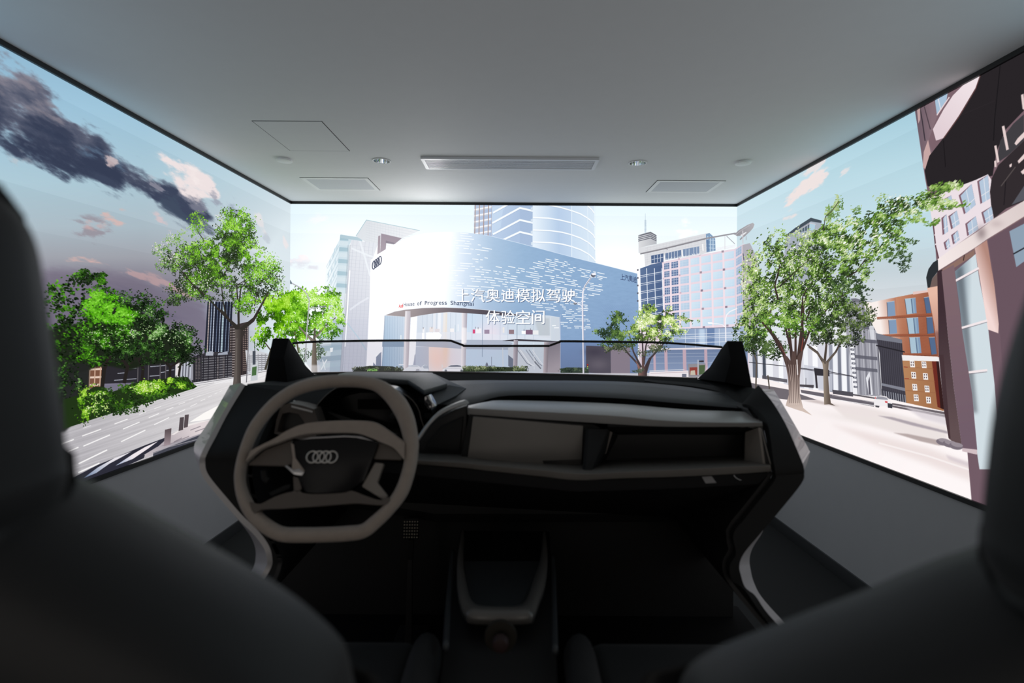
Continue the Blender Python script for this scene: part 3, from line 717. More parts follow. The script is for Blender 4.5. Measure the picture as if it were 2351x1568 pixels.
    for l in (((665, 150), (800, 156), (900, 172), (1003, 197), (1080, 226), (1145, 262), (1190, 300), (1206, 330)), ((665, 260), (820, 266), (920, 280), (1003, 302), (1080, 330), (1148, 368), (1190, 405), (1209, 432)), ((665, 365), (820, 371), (920, 384), (1003, 405), (1080, 432), (1150, 470), (1190, 505), (1211, 532)),
              ((770, 36), (900, 60), (1003, 90), (1080, 118), (1143, 155), (1185, 190), (1202, 222)), ((1050, 0), (1130, 36), (1180, 80), (1200, 112))):
        line(z(*l), 2.8, (250, 251, 252)); line([(a, b + 2.2) for a, b in z(*l)], .8, (140, 160, 190), .5)
    line(z((1003, 0), (1004, 500)), 1.5, (226, 236, 244)); line(z((1142, 0), (1150, 535)), 1.3, (222, 233, 242))
    poly(z((140, -20), (1215, -20), (1215, 560), (140, 320)), (214, 224, 234), .26)
    # ---------------- the curved showroom facade
    top = [(851, 597), (868, 583), (886, 572), (906, 560), (928, 549), (954, 539.5), (980, 535), (1027, 532), (1058, 533), (1084, 535.5), (1111, 539), (1133, 543.5), (1155, 549), (1190, 557.5), (1223, 566.5), (1268, 578), (1311, 589.5), (1350, 599.5), (1390, 609.5), (1463, 628)]
    out = top + [(1466, 703), (1464, 870), (838, 870), (841, 840), (848, 700)]
    r = coverage([c.fwd(out)], c.w, c.h); x0, y0, m = r; h, w = m.shape
    px, py = c.PX[y0:y0 + h, x0:x0 + w], c.PY[y0:y0 + h, x0:x0 + w]
    kx = [840, 930, 1000, 1030, 1070, 1130, 1200, 1300, 1466]
    colr = np.stack([np.interp(px + (py - 600) * .10, kx, v) for v in ([246, 253, 255, 242, 204, 166, 146, 137, 134], [246, 253, 255, 248, 219, 190, 175, 167, 164], [250, 254, 255, 252, 236, 215, 205, 200, 198])], -1)
    dk = np.clip((py - 640) / 240., 0, 1)[..., None] * np.clip((px - 1010) / 100., 0, 1)[..., None]
    colr = colr * (1 - dk * np.array([.07, .085, .06])) - (np.clip((px - 1010) / 80, 0, 1) * np.clip((px - 1010) / 300., .4, 1) * 7 * (fbm(px / 9, py / 2.5, 2) - .5))[..., None]
    lo = np.clip((py - 690) / 120., 0, 1)[..., None] * np.clip((960 - px) / 60., 0, 1)[..., None]
    colr = colr + lo * (np.array([232, 231, 240]) - colr) * .6
    cap = np.clip(np.maximum((py - 620) / 70., (900 - px) / 40.), 0, 1)[..., None]
    colr = colr + cap * (np.minimum(colr, np.array([249.5, 250.5, 251.5])) - colr)
    _blend(c, x0, y0, m, colr.astype(np.float32), 1)
    line(top[10:], 1.0, (222, 232, 244), .8)
    # faint tile relief low on the white part
    R = np.random.RandomState(3)
    lines([[(x, y), (x + 5 + R.rand() * 8, y - 2 - R.rand() * 1.5)] for x, y in zip(855 + R.rand(110) * 95, 640 + R.rand(110) * 210) if x < 875 or y < 705], .9, (255, 255, 255), .5)
    # slots of light, rows following the wall
    regs = [z((-170, 330), (60, 285), (170, 345), (355, 440), (250, 560), (420, 560), (570, 590), (620, 700), (640, 800), (-180, 770)), z((610, 640), (735, 520), (930, 505), (1060, 585), (1275, 640), (1275, 700), (1265, 800), (1200, 850), (1150, 900), (1130, 1000), (1190, 1100), (1110, 1140), (930, 1130), (900, 990), (720, 940), (480, 905), (-60, 830), (-60, 760), (600, 760))]
    def inside(p, P):
        s = False; j = len(P) - 1
        for i in range(len(P)):
            if (P[i][1] > p[1]) != (P[j][1] > p[1]) and p[0] < (P[j][0] - P[i][0]) * (p[1] - P[i][1]) / (P[j][1] - P[i][1]) + P[i][0]: s = not s
            j = i
        return s
    sl = []
    # a row of slots: level v (1 at the roof line, 0 at the horizon)
    def rowy(x, v):
        return 752 - v * (752 - (np.interp(x, [p[0] for p in top], [p[1] for p in top])))
    for k in range(0, 62):
        v = .99 - k * .0262
        if v < -.2: break
        x = 1000 + R.rand() * 20
        while x < 1400:
            L = 6 + R.rand() ** 2.2 * 26
            if inside((x + L / 2, rowy(x + L / 2, v)), regs[0]) or inside((x + L / 2, rowy(x + L / 2, v)), regs[1]):
                if R.rand() < (.86 if vnoise(np.array(x / 22.), np.array(k / 2.6)) > .36 else .3): sl.append(([(x, rowy(x, v)), (x + L, rowy(x + L, v))], x))
            x += L + 3 + R.rand() ** 2 * 16
    lines([s for s, x in sl if x >= 1035], 1.5, (243, 246, 247)); lines([s for s, x in sl if x < 1035], 1.2, (246, 247, 247), .7)
    # fine diagonal relief on the lower right of the wall
    lines([[(x, 700 + i), (x + 14, 714 + i)] for x in range(1380, 1450, 5) for i in range(0, 80, 7)], .6, (112, 136, 176), .35)
    # ---------------- entrance
    e = K(870, 680, 5.598)
    glass = e((75, 250), (330, 262), (410, 268), (560, 240), (750, 212), (900, 203), (1150, 212), (1770, 240), (2190, 252), (2322, 275), (2332, 580), (2332, 985), (30, 985))
    poly(glass, None, 1, (e((60, 500))[0], (150, 176, 202), e((700, 500))[0], (220, 222, 230)))
    poly(e((1130, 212), (1770, 240), (2190, 252), (2322, 275), (2332, 580), (2332, 985), (1100, 985)), None, 1, (e((1150, 300))[0], (196, 214, 232), e((2300, 500))[0], (196, 204, 214)))
    poly(e((495, 252), (750, 212), (1060, 205), (1060, 560), (470, 560)), None, .9, (e((500, 400))[0], (196, 206, 220), e((1000, 400))[0], (210, 220, 232)))
    for x, wd, cc in ((830, 26, (236, 224, 214)), (700, 30, (226, 226, 232)), (860, 16, (238, 214, 186)), (640, 20, (206, 214, 226)), (760, 40, (240, 240, 244)), (930, 18, (206, 216, 228))):
        poly(e((x, 210), (x + wd, 210), (x + wd - 10, 560), (x - 10, 560)), cc, .7, soft=1.2)
    blob(*e((760, 800))[0], 26, 36, (236, 200, 190), .9); blob(*e((700, 720))[0], 18, 30, (238, 206, 196), .7); blob(*e((860, 740))[0], 8, 34, (236, 196, 168), .8); blob(*e((1440, 500))[0], 30, 34, (232, 216, 226), .7); blob(*e((960, 800))[0], 24, 30, (222, 212, 222), .6)
    poly(e((470, 650), (640, 650), (640, 980), (430, 980)), (172, 178, 196), .8); poly(e((1130, 680), (1660, 680), (1660, 960), (1110, 960)), (188, 204, 224), .75)
    poly(e((1990, 270), (2190, 285), (2200, 540), (2060, 520)), (176, 182, 188), .6, soft=2)
    # upper floor parapet and slab
    poly(e((450, 470), (1060, 455), (1600, 500), (2200, 505), (2200, 560), (1780, 548), (1600, 562), (450, 560)), (216, 220, 230), .65)
    poly(e((44, 585), (320, 585), (320, 650), (42, 650)), (124, 146, 172)); poly(e((380, 590), (1060, 560), (1600, 565), (1720, 600), (1660, 690), (1130, 680), (480, 640)), (158, 166, 184), .8)
    poly(e((1585, 572), (1770, 550), (2332, 580), (2332, 592), (1780, 575), (1740, 582)), (58, 54, 62))
    for x in (80, 110, 140, 172, 205, 240, 272, 300):
        line(e((x, 255), (x - 8, 980)), .7, (116, 142, 170), .55)
    for x in (560, 620, 690, 745, 920, 990, 1200, 1332, 1458, 1560, 1660, 1775, 1880, 1990):
        line(e((x, 215), (x - 4, 560)), .6, (134, 150, 172), .6)
    line(e((1332, 235), (1328, 780)), 1., (108, 124, 148), .8); line(e((1775, 250), (1775, 545)), .9, (96, 110, 130), .8); line(e((1448, 780), (1448, 890)), 1, (116, 124, 140)); line(e((1590, 665), (1596, 930)), 1.8, (206, 210, 216)); line(e((2208, 270), (2208, 560)), .8, (226, 228, 232))
    # displays on the upper floor
    poly(e((610, 470), (770, 468), (806, 500), (780, 552), (610, 552)), (253, 253, 253)); poly(e((555, 470), (582, 470), (582, 548), (553, 548)), (252, 252, 252)); poly(e((560, 410), (585, 410), (585, 465), (558, 465)), (232, 232, 236))
    for x0, y0_, x1, y1, cc in ((650, 400, 700, 460, (226, 216, 214)), (720, 420, 780, 460, (214, 206, 210)), (915, 415, 965, 460, (236, 234, 234)), (975, 370, 990, 460, (190, 204, 216)), (1010, 360, 1026, 450, (226, 230, 236)), (1206, 428, 1236, 478, (204, 62, 108)), (1245, 415, 1316, 476, (234, 232, 236)), (1355, 430, 1420, 482, (148, 130, 152)), (1590, 400, 1612, 470, (226, 222, 220)), (1670, 430, 1736, 486, (136, 112, 120)),
                                (1834, 446, 1886, 486, (248, 248, 248)), (1886, 432, 1976, 492, (120, 92, 116)), (1980, 440, 2050, 494, (228, 228, 230)), (272, 500, 292, 556, (210, 220, 228)), (2225, 375, 2275, 382, (250, 250, 250)), (2250, 402, 2315, 410, (250, 250, 250))):
        poly(e((x0, y0_), (x1, y0_), (x1, y1), (x0, y1)), cc, .95)
    for x, y in ((1240, 400), (1275, 405), (1865, 430), (1948, 420), (680, 400), (570, 405)):
        line(e((x, y + 18), (x, y - 6)), 1.2, (96, 90, 98), .8)
    # escalators on the ground floor
    poly(e((1660, 660), (1800, 660), (2115, 890), (2115, 985), (1900, 985), (1780, 880), (1740, 820), (1660, 760)), (198, 204, 214)); poly(e((1662, 755), (1730, 810), (1730, 930), (1662, 900)), (112, 120, 138))
    for dx, cc, wd in ((0, (118, 124, 138), 1.6), (34, (222, 226, 232), 2.4), (110, (150, 156, 170), 2.2), (150, (116, 122, 136), 1.4), (190, (220, 224, 230), 1.8)):
        line(e((1780 + dx, 690), (1900 + dx, 860), (1960 + dx * .9, 895)), wd, cc, .9)
    line(e((1990, 600), (1996, 940)), 1.2, (220, 224, 230)); line(e((2000, 840), (2080, 930)), 3, (120, 124, 134))
    poly(e((2180, 592), (2332, 592), (2332, 985), (2160, 985)), None, 1, (e((2200, 650))[0], (134, 128, 138), e((2300, 900))[0], (164, 156, 164)))
    poly(e((2160, 592), (2340, 580), (2340, 600), (2180, 620)), (120, 116, 126))
    # white wall sliver, pillars
    poly(e((410, 268), (495, 250), (470, 740), (450, 830), (436, 885), (375, 890)), (240, 240, 245)); 
    for a in range(30):
        x, y = 395 + R.rand() * 80, 300 + R.rand() * 430; line(e((x, y), (x + 14, y - 6)), .9, (255, 255, 255), .8)
    poly(e((335, 188), (408, 188), (376, 970), (310, 970)), None, 1, (e((330, 500))[0], (214, 207, 213), e((395, 500))[0], (166, 158, 168))); line(e((350, 190), (330, 960)), 2., (232, 227, 231), .7)
    poly(e((1070, 165), (1137, 165), (1112, 940), (1052, 965)), None, 1, (e((1065, 500))[0], (232, 226, 230), e((1125, 500))[0], (166, 162, 174))); poly(e((1068, 400), (1130, 410), (1124, 600), (1062, 610)), (250, 248, 249), .55, soft=1.5)
    poly(e((1732, 562), (1788, 562), (1778, 935), (1722, 930)), None, 1, (e((1730, 700))[0], (186, 178, 186), e((1780, 700))[0], (136, 130, 140))); poly(e((2122, 590), (2182, 590), (2166, 985), (2110, 985)), None, 1, (e((2116, 700))[0], (186, 176, 182), e((2172, 700))[0], (134, 126, 134)))
    # soffit
    poly(e((75, 246), (200, 197), (340, 172), (560, 151), (830, 145), (1100, 154), (1400, 180), (1600, 202), (1820, 238), (2050, 256), (1770, 250), (1600, 252), (1300, 231), (1100, 215), (900, 204), (750, 214), (550, 244), (405, 272), (405, 190), (338, 190), (334, 262)), None, 1, (e((400, 180))[0], (120, 106, 108), e((1500, 210))[0], (74, 70, 80)))
    line(e((75, 246), (200, 197), (340, 172), (560, 151), (830, 145), (1100, 154), (1400, 180), (1820, 238), (2190, 252), (2322, 272)), .9, (222, 226, 234), .9)
    line(e((2322, 275), (2334, 580), (2334, 985)), 1.1, (176, 190, 214)); line(e((75, 250), (45, 985)), 1.2, (120, 134, 156))
    # tree shadows at the lower left of the wall
    poly(K(720, 490, 4.126)((592, 1360), (620, 1330), (642, 1310), (640, 1480), (560, 1480), (566, 1410), (590, 1440)), (112, 122, 146), .9); poly(e((455, 760), (470, 740), (470, 985), (436, 985)), (150, 152, 172), .6)
    # dark shop window and bare panel at the lower right
    poly(z((905, 1240), (1580, 1250), (1578, 1540), (905, 1520)), None, .7, (z((1000, 1250))[0], (116, 140, 182), z((1000, 1500))[0], (104, 122, 160)))
    poly(z((1130, 1276), (1346, 1284), (1348, 1530), (1130, 1510)), (84, 80, 92)); blob(*z((1240, 1440))[0], 24, 14, (112, 106, 116), .7); blob(*z((1200, 1330))[0], 20, 9, (70, 66, 80), .7); poly(z((1346, 1284), (1516, 1290), (1516, 1530), (1348, 1525)), (140, 130, 142))
    line(z((905, 1000), (905, 1520)), .8, (170, 180, 204))
    # cars behind the hedge
    for ox, s in ((820, 1.), (1, 0)):
        if s:
            poly(e((815, 965), (822, 935), (880, 908), (920, 884), (1010, 880), (1060, 890), (1090, 912), (1090, 968)), (228, 228, 234)); poly(e((885, 908), (925, 888), (1005, 884), (1050, 892), (1060, 908)), (112, 116, 130)); line(e((820, 925), (1080, 925)), .7, (160, 162, 172))
            for x in (860, 1062): poly(e(*[(x + 17 * math.cos(t), 958 + 17 * math.sin(t)) for t in np.linspace(0, 6.28, 14)]), (120, 122, 132))
    poly(e((285, 965), (380, 905), (420, 882), (500, 890), (560, 930), (520, 968)), (218, 220, 228)); poly(e((385, 905), (425, 886), (490, 892), (510, 908)), (190, 196, 208)); poly(e((470, 968), (480, 935), (515, 935), (528, 968)), (170, 172, 182)); poly(e((540, 968), (545, 910), (580, 882), (620, 886), (640, 968)), (216, 220, 228)); poly(e((560, 905), (590, 886), (625, 890), (640, 930), (580, 930)), (160, 168, 184), .8); line(e((255, 882), (320, 880)), 1.6, (236, 238, 242))
    line(e((810, 880), (818, 905), (808, 920)), 2.4, (222, 216, 216)); poly(e((1372, 870), (1388, 848), (1400, 870), (1405, 900), (1370, 905)), (110, 116, 132)); line(e((1240, 905), (1490, 893)), 1.3, (130, 134, 146))
    # hedges
    for pts in (e((1075, 975), (1090, 925), (1150, 908), (1400, 905), (1700, 912), (1850, 920), (1920, 965)),):
        poly(pts, (52, 62, 46)); 
    foliage([(x, 846, 12, 6, 1) for x in range(1070, 1205, 12)], [(30, 38, 30), (52, 66, 44), (84, 100, 66), (150, 160, 120)], 420, (1.2, 2.4), ang=1.3, spread=.6)
    qq = K(640, 460, 3.824)
    poly(qq((650, 1500), (690, 1470), (800, 1452), (1000, 1458), (1075, 1480), (1080, 1510), (650, 1510)), (50, 54, 48)); foliage([(x, 847, 10, 5, 1) for x in range(818, 920, 10)], [(34, 38, 34), (56, 62, 50), (86, 92, 74), (130, 136, 110)], 320, (1.2, 2.2), ang=1.3, spread=.7); foliage([(855, 850, 12, 3.5, 1)], [(96, 150, 70), (150, 190, 110)], 40, (1.2, 2.2), ang=1.3)
    poly(z((905, 1515), (910, 1478), (960, 1466), (1090, 1468), (1150, 1485), (1155, 1520)), (56, 68, 60)); foliage([(x, 849, 9, 5, 1) for x in range(1292, 1350, 9)], [(36, 46, 40), (58, 74, 58), (96, 112, 84)], 170, (1.2, 2.2), ang=1.3, spread=.7)
    poly([(640, 853), (1700, 858), (1700, 900), (640, 900)], (214, 212, 216), .9, soft=1)
    blob(890, 640, 130, 150, (250, 251, 253), .42)  # white haze painted over the picture to imitate bloom
    # ---------------- lettering
    navy = (44, 56, 84)
    chars = 'House of Progress Shanghai'; xs = np.linspace(0, 1, len(chars) + 1)
    bx = [1052, 1100, 1230, 1320, 1480, 1600, 1720]; by = [943, 932, 921, 916, 916, 922, 928]
    def adv(t): return np.interp(t, [0, .2, .35, .65, 1], [1098, 1198, 1285, 1478, 1732])
    for i, ch in enumerate(chars):
        if ch == ' ': continue
        x, x2 = adv(xs[i]), adv(xs[i + 1]); y = np.interp(x, bx, by); up = ch.isupper() or ch in 'fhi'; des = ch == 'g'
        dkk = np.interp(x, [1090, 1300, 1720], [.75, 1, 1])
        hgt = (33 if up else 24) * (1 + .12 * (x - 1100) / 600); yy = y + (9 if des else 0); hgt = hgt + (9 if des else 0)
        wdt = (x2 - x) * (.82 if ch not in 'i' else .28)
        P = qq((x, yy))[0]
        char(ch, P[0], P[1], 1, 1, tuple(255 - (255 - np.array(navy)) * dkk), np.interp(x, [1050, 1230, 1500, 1700], [-.12, -.07, .02, .05]), box=(wdt / 3.824, hgt / 3.824))
    for ch, x, wd in (('A', 1053, 16), ('u', 1066, 11), ('d', 1076, 11), ('i', 1087, 4)):
        P = qq((x, 944 - (x - 1053) * .14))[0]; char(ch, P[0], P[1], 1, 1, (222, 60, 62), -.1, box=(wd / 3.824, (30 if ch != 'u' else 22) / 3.824))
    for i, ch in enumerate('\u4e0a\u6c7d\u5965\u8fea'):
        P = z((1432 + i * 36, 694 + i * 8))[0]; char(ch, P[0], P[1], 1, 1, (36, 48, 84), .22, box=(36 / 3.824, (52 if i < 2 else 54) / 3.824))
    # four rings on the corner of the facade
    q = K(720, 490, 4.126)
    for cx, cy, ry in ((571, 489, 39), (589, 475, 39), (608, 461, 40), (627, 446, 40)):
        P = q(*ellpts(cx, cy, 14.5, ry, .12, 30)); line(P + [P[0]], 1.9, (78, 84, 104))

def rings_dummy(): pass

def paint_front_right():
    on(CF, CR)
    q = K(1450, 490, 4.126)
    # hotel-like block: glass left part, pink grid, roof works
    poly(q((75, 525), (190, 480), (285, 458), (850, 355), (975, 335), (1060, 290), (1120, 300), (1160, 420), (1180, 1510), (70, 1510)), (224, 208, 218))
    def ry(x, yr):       # row line through (870, yr)
        s = np.interp(yr, [270, 360, 530, 710, 885, 1062], [.205, .185, .15, .122, .094, .062]); return yr + (870 - x) * s + max(0., (x - 975)) * -.55 * np.interp(yr, [300, 1060], [1, .25])
    cx = [298, 366, 448, 548, 650, 758, 868, 978, 1050]; rows = [360, 446, 530, 620, 710, 797, 885, 973, 1062]
    for i in range(8):
        for j in range(8):
            x0, x1 = cx[i] + 11 + (j * 1.6), cx[i + 1] - 8 + (j * 1.6); y0, y1 = rows[j], rows[j + 1]
            P = [(x0, ry(x0, y0) + 12), (x1, ry(x1, y0) + 12), (x1, ry(x1, y1) - 8), (x0, ry(x0, y1) - 8)]
            if i <= 1: g0, g1 = ((104, 124, 160), (84, 106, 146))
            elif i == 2: g0, g1 = ((188, 206, 224), (172, 194, 216))
            elif i < 7: g0, g1 = ((204, 222, 234), (188, 210, 228))
            else: g0, g1 = ((168, 188, 212), (154, 176, 204))
            poly(q(*P), None, 1, (q(P[0])[0], g0, q(P[2])[0], g1))
            xm = (x0 + x1) / 2; mull = (206, 218, 230) if i > 1 else (196, 204, 220)
            ls = []
            for f in ((.3, .7) if i > 1 else (.35, .7)):
                xx = x0 + (x1 - x0) * f; ls.append(q((xx, ry(xx, y0) + 12), (xx, ry(xx, y1) - 8)))
            for f in (.35, .68):
                ls.append(q((x0, ry(x0, y0) * (1 - f) + ry(x0, y1) * f), (x1, ry(x1, y0) * (1 - f) + ry(x1, y1) * f)))
            lines(ls, .9 if i > 1 else 1.3, mull, .55 if i > 1 else .75)
    for x in cx[:8]:
        line(q((x, ry(x, 360)), (x + 14, 1090)), 4.0 if x < 975 else 2.5, (232, 216, 224), .85)
    for x, y in ((655, 558), (664, 730), (674, 903), (684, 1078), (862, 360), (874, 532), (885, 708), (896, 886), (906, 1062)):
        poly(q((x - 10, y - 9), (x + 12, y - 11), (x + 12, y + 9), (x - 10, y + 11)), (126, 114, 132) if y % 3 else (150, 136, 150), .9)
    for x, y in ((295, 617), (303, 775), (455, 585), (463, 752), (290, 462), (448, 430), (645, 392)):
        poly(q((x - 8, y - 7), (x + 9, y - 8), (x + 9, y + 8), (x - 8, y + 9)), (196, 172, 186), .9)
    line(q((980, 335), (985, 1060)), 1.6, (200, 196, 210)); 
    poly(q((1050, 300), (1120, 280), (1190, 420), (1200, 1400), (1060, 1100)), (172, 170, 178), .9); lines([q((1056, y), (1064, y + 60)) for y in range(380, 1000, 110)], 2, (92, 96, 112))
    # dark glazed bay at the left
    poly(q((75, 525), (190, 482), (288, 462), (302, 900), (300, 1010), (88, 1010)), (84, 104, 140))
    for j in range(8):
        y = 560 + j * 77; poly(q((80 + j * 2, y - 28), (290 + j * 2, y - 72), (292 + j * 2, y - 18), (82 + j * 2, y + 20)), None, .8, (q((80, y))[0], (96, 116, 150), q((290, y - 40))[0], (72, 92, 130)))
        line(q((72 + j, y + 32 - j * 1.), (296 + j * 2, y - 8 - j * 1.0)), 1.2, (232, 236, 242)); line(q((72 + j, y + 48 - j * 1.), (296 + j * 2, y + 8 - j * 1.)), 1.2, (226, 230, 238))
    for x in (78, 142, 216, 288): line(q((x, 520), (x + 16, 1010)), 1.6, (230, 234, 240))
    poly(q((60, 520), (76, 522), (90, 1010), (72, 1010)), (244, 245, 248))
    for y in (535, 610, 682, 755, 828): poly(q((52, y - 6), (66, y - 8), (66, y + 8), (52, y + 8)), (90, 88, 100))
    # roof
    poly(q((65, 330), (238, 292), (700, 190), (738, 185), (792, 240), (796, 352), (640, 395), (300, 446), (190, 476), (128, 500), (120, 390), (66, 372)), (212, 213, 217))
    lines([q((130, y), (700, y - 118)) for y in range(330, 480, 22)], .6, (184, 186, 192), .6); lines([q((x, 320 - (x - 130) * .2), (x, 480 - (x - 130) * .2)) for x in range(150, 700, 30)], .5, (188, 190, 196), .6)
    poly(q((185, 400), (302, 378), (302, 460), (188, 474)), (78, 98, 134)); poly(q((320, 378), (470, 345), (472, 412), (320, 440)), (104, 124, 156)); poly(q((486, 340), (640, 312), (642, 382), (488, 408)), (122, 142, 172))
    lines([q((x, 405 - (x - 185) * .2), (x, 475 - (x - 185) * .2)) for x in (215, 245, 275, 350, 378, 405, 435, 515, 545, 590, 618)], 1, (222, 226, 232)); line(q((190, 438), (300, 415)), 1, (214, 220, 228)); R = np.random.RandomState(8)
    for k in range(60):
        x = 300 + R.rand() * 340; y = 425 - (x - 300) * .165 + R.rand() * 18; poly(q((x, y), (x + 6, y), (x + 6, y + 6), (x, y + 6)), (236, 238, 242), .8)
    for x in (310, 478, 672): line(q((x, 400 - (x - 310) * .3), (x + 6, 460 - (x - 310) * .3)), 3, (236, 236, 238))
    poly(q((704, 195), (738, 186), (768, 212), (792, 240), (796, 352), (710, 368)), (126, 154, 184)); lines([q((x, 215), (x, 360)) for x in (722, 748, 772)], 1.4, (206, 220, 232)); lines([q((706, y), (794, y + 6)) for y in (250, 290, 325)], 1, (196, 212, 226)); poly(q((710, 250), (730, 246), (732, 360), (714, 364)), (70, 98, 140), .7)
    line(q((84, 382), (320, 330), (700, 238), (880, 206), (985, 188)), 3.2, (146, 144, 150)); line(q((84, 386), (320, 335), (700, 243)), 1.1, (108, 106, 114)); line(q((316, 330), (345, 342)), 1, (110, 108, 116)); line(q((900, 214), (978, 288)), 1.4, (150, 150, 158)); line(q((884, 215), (884, 340)), 1.6, (214, 214, 218))
    lines([q((800, y), (985, y - 34)) for y in (330, 340, 350)], .7, (222, 214, 222))
    poly(q((64, 205), (180, 172), (236, 206), (238, 290), (180, 300), (66, 330)), None, 1, (q((70, 250))[0], (210, 211, 214), q((235, 260))[0], (176, 178, 184)))
    for k, y in enumerate((212, 228, 244, 260)): line(q((64, y + 2), (180, y - 27), (236, y)), 1.6, (82, 86, 98))
    poly(q((64, 205), (180, 174), (236, 206), (180, 190)), (110, 112, 120)); line(q((131, 180), (131, 60)), 3.2, (206, 220, 230)); line(q((130, 120), (130, 0)), .8, (176, 192, 204))
    lines([q((122, y), (141, y)) for y in range(70, 180, 12)], .9, (160, 178, 194))
    # lower floors
    poly(q((300, 1090), (600, 1092), (1060, 1068), (1200, 1080), (1200, 1290), (280, 1290)), None, 1, (q((500, 1150))[0], (132, 152, 184), q((1000, 1150))[0], (166, 182, 206))); poly(q((710, 1090), (786, 1088), (786, 1250), (715, 1250)), (98, 122, 162), .9); poly(q((640, 1095), (690, 1094), (700, 1250), (640, 1250)), (196, 214, 232), .7, soft=2)
    lines([q((330, y + 12), (1100, y - 14)) for y in (1140, 1165, 1180, 1222)], 1.1, (226, 230, 236)); lines([q((x, 1092), (x + 4, 1280)) for x in (508, 602, 710, 830)], 1, (216, 222, 230)); line(q((560, 1090), (960, 1080)), 1.2, (112, 106, 122))
    poly(q((140, 1282), (1000, 1262), (1000, 1286), (140, 1296)), (236, 230, 234)); poly(q((130, 1294), (1100, 1284), (1100, 1510), (120, 1510)), None, 1, (q((300, 1300))[0], (118, 136, 168), q((300, 1500))[0], (142, 160, 190)))
    lines([q((140, y), (900, y - 8)) for y in (1330, 1362, 1420)], .9, (190, 200, 216), .7)
    for x0, x1 in ((205, 226), (310, 338), (484, 516), (688, 716)): poly(q((x0, 1290), (x1, 1288), (x1 + 6, 1495), (x0 + 4, 1495)), (202, 176, 188))
    poly(q((170, 1500), (545, 1488), (560, 1560), (160, 1560)), (246, 240, 242)); line(q((180, 1515), (540, 1502)), 1.2, (210, 190, 196)); line(q((170, 1492), (500, 1478)), 1.5, (226, 230, 236))
    poly(q((536, 1425), (700, 1420), (700, 1545), (540, 1548)), (150, 148, 154)); poly(q((550, 1458), (624, 1456), (622, 1530), (552, 1530)), (150, 70, 62)); poly(q((560, 1490), (600, 1486), (606, 1530), (556, 1530)), (206, 196, 176)); poly(q((640, 1438), (696, 1436), (690, 1520), (640, 1528)), (84, 104, 72)); poly(q((626, 1385), (634, 1385), (634, 1530), (626, 1530)), (206, 206, 210)); poly(q((640, 1395), (684, 1392), (684, 1410), (640, 1410)), (60, 56, 62)); poly(q((478, 1520), (520, 1520), (520, 1550), (478, 1550)), (120, 124, 140))
    # saucer on the roof mast, across the corner
    w = K(1680, 440, 4.9)
    poly(w((-10, 468), (40, 470), (80, 432), (180, 372), (238, 350), (256, 368), (240, 410), (205, 450), (150, 500), (96, 545), (88, 535), (130, 492), (60, 500), (40, 488)), None, 1, (w((60, 470))[0], (150, 148, 154), w((240, 370))[0], (176, 174, 178))); line(w((40, 490), (100, 440), (200, 380)), 1, (206, 204, 208), .7); poly(w((95, 490), (165, 450), (165, 462), (120, 500)), (232, 232, 234)); line(w((124, 440), (126, 580)), 2.2, (206, 202, 208)); line(w((162, 500), (162, 545)), 1.2, (160, 160, 166))
    # street lamp
    line(q((893, 1215), (890, 1000), (900, 962), (930, 930), (1000, 900)), 2.4, (236, 234, 238)); line(q((886, 1078), (862, 1054), (820, 1046), (745, 1042)), 1.5, (236, 234, 238)); poly(q((720, 1030), (765, 1032), (768, 1044), (728, 1046)), (246, 246, 248))

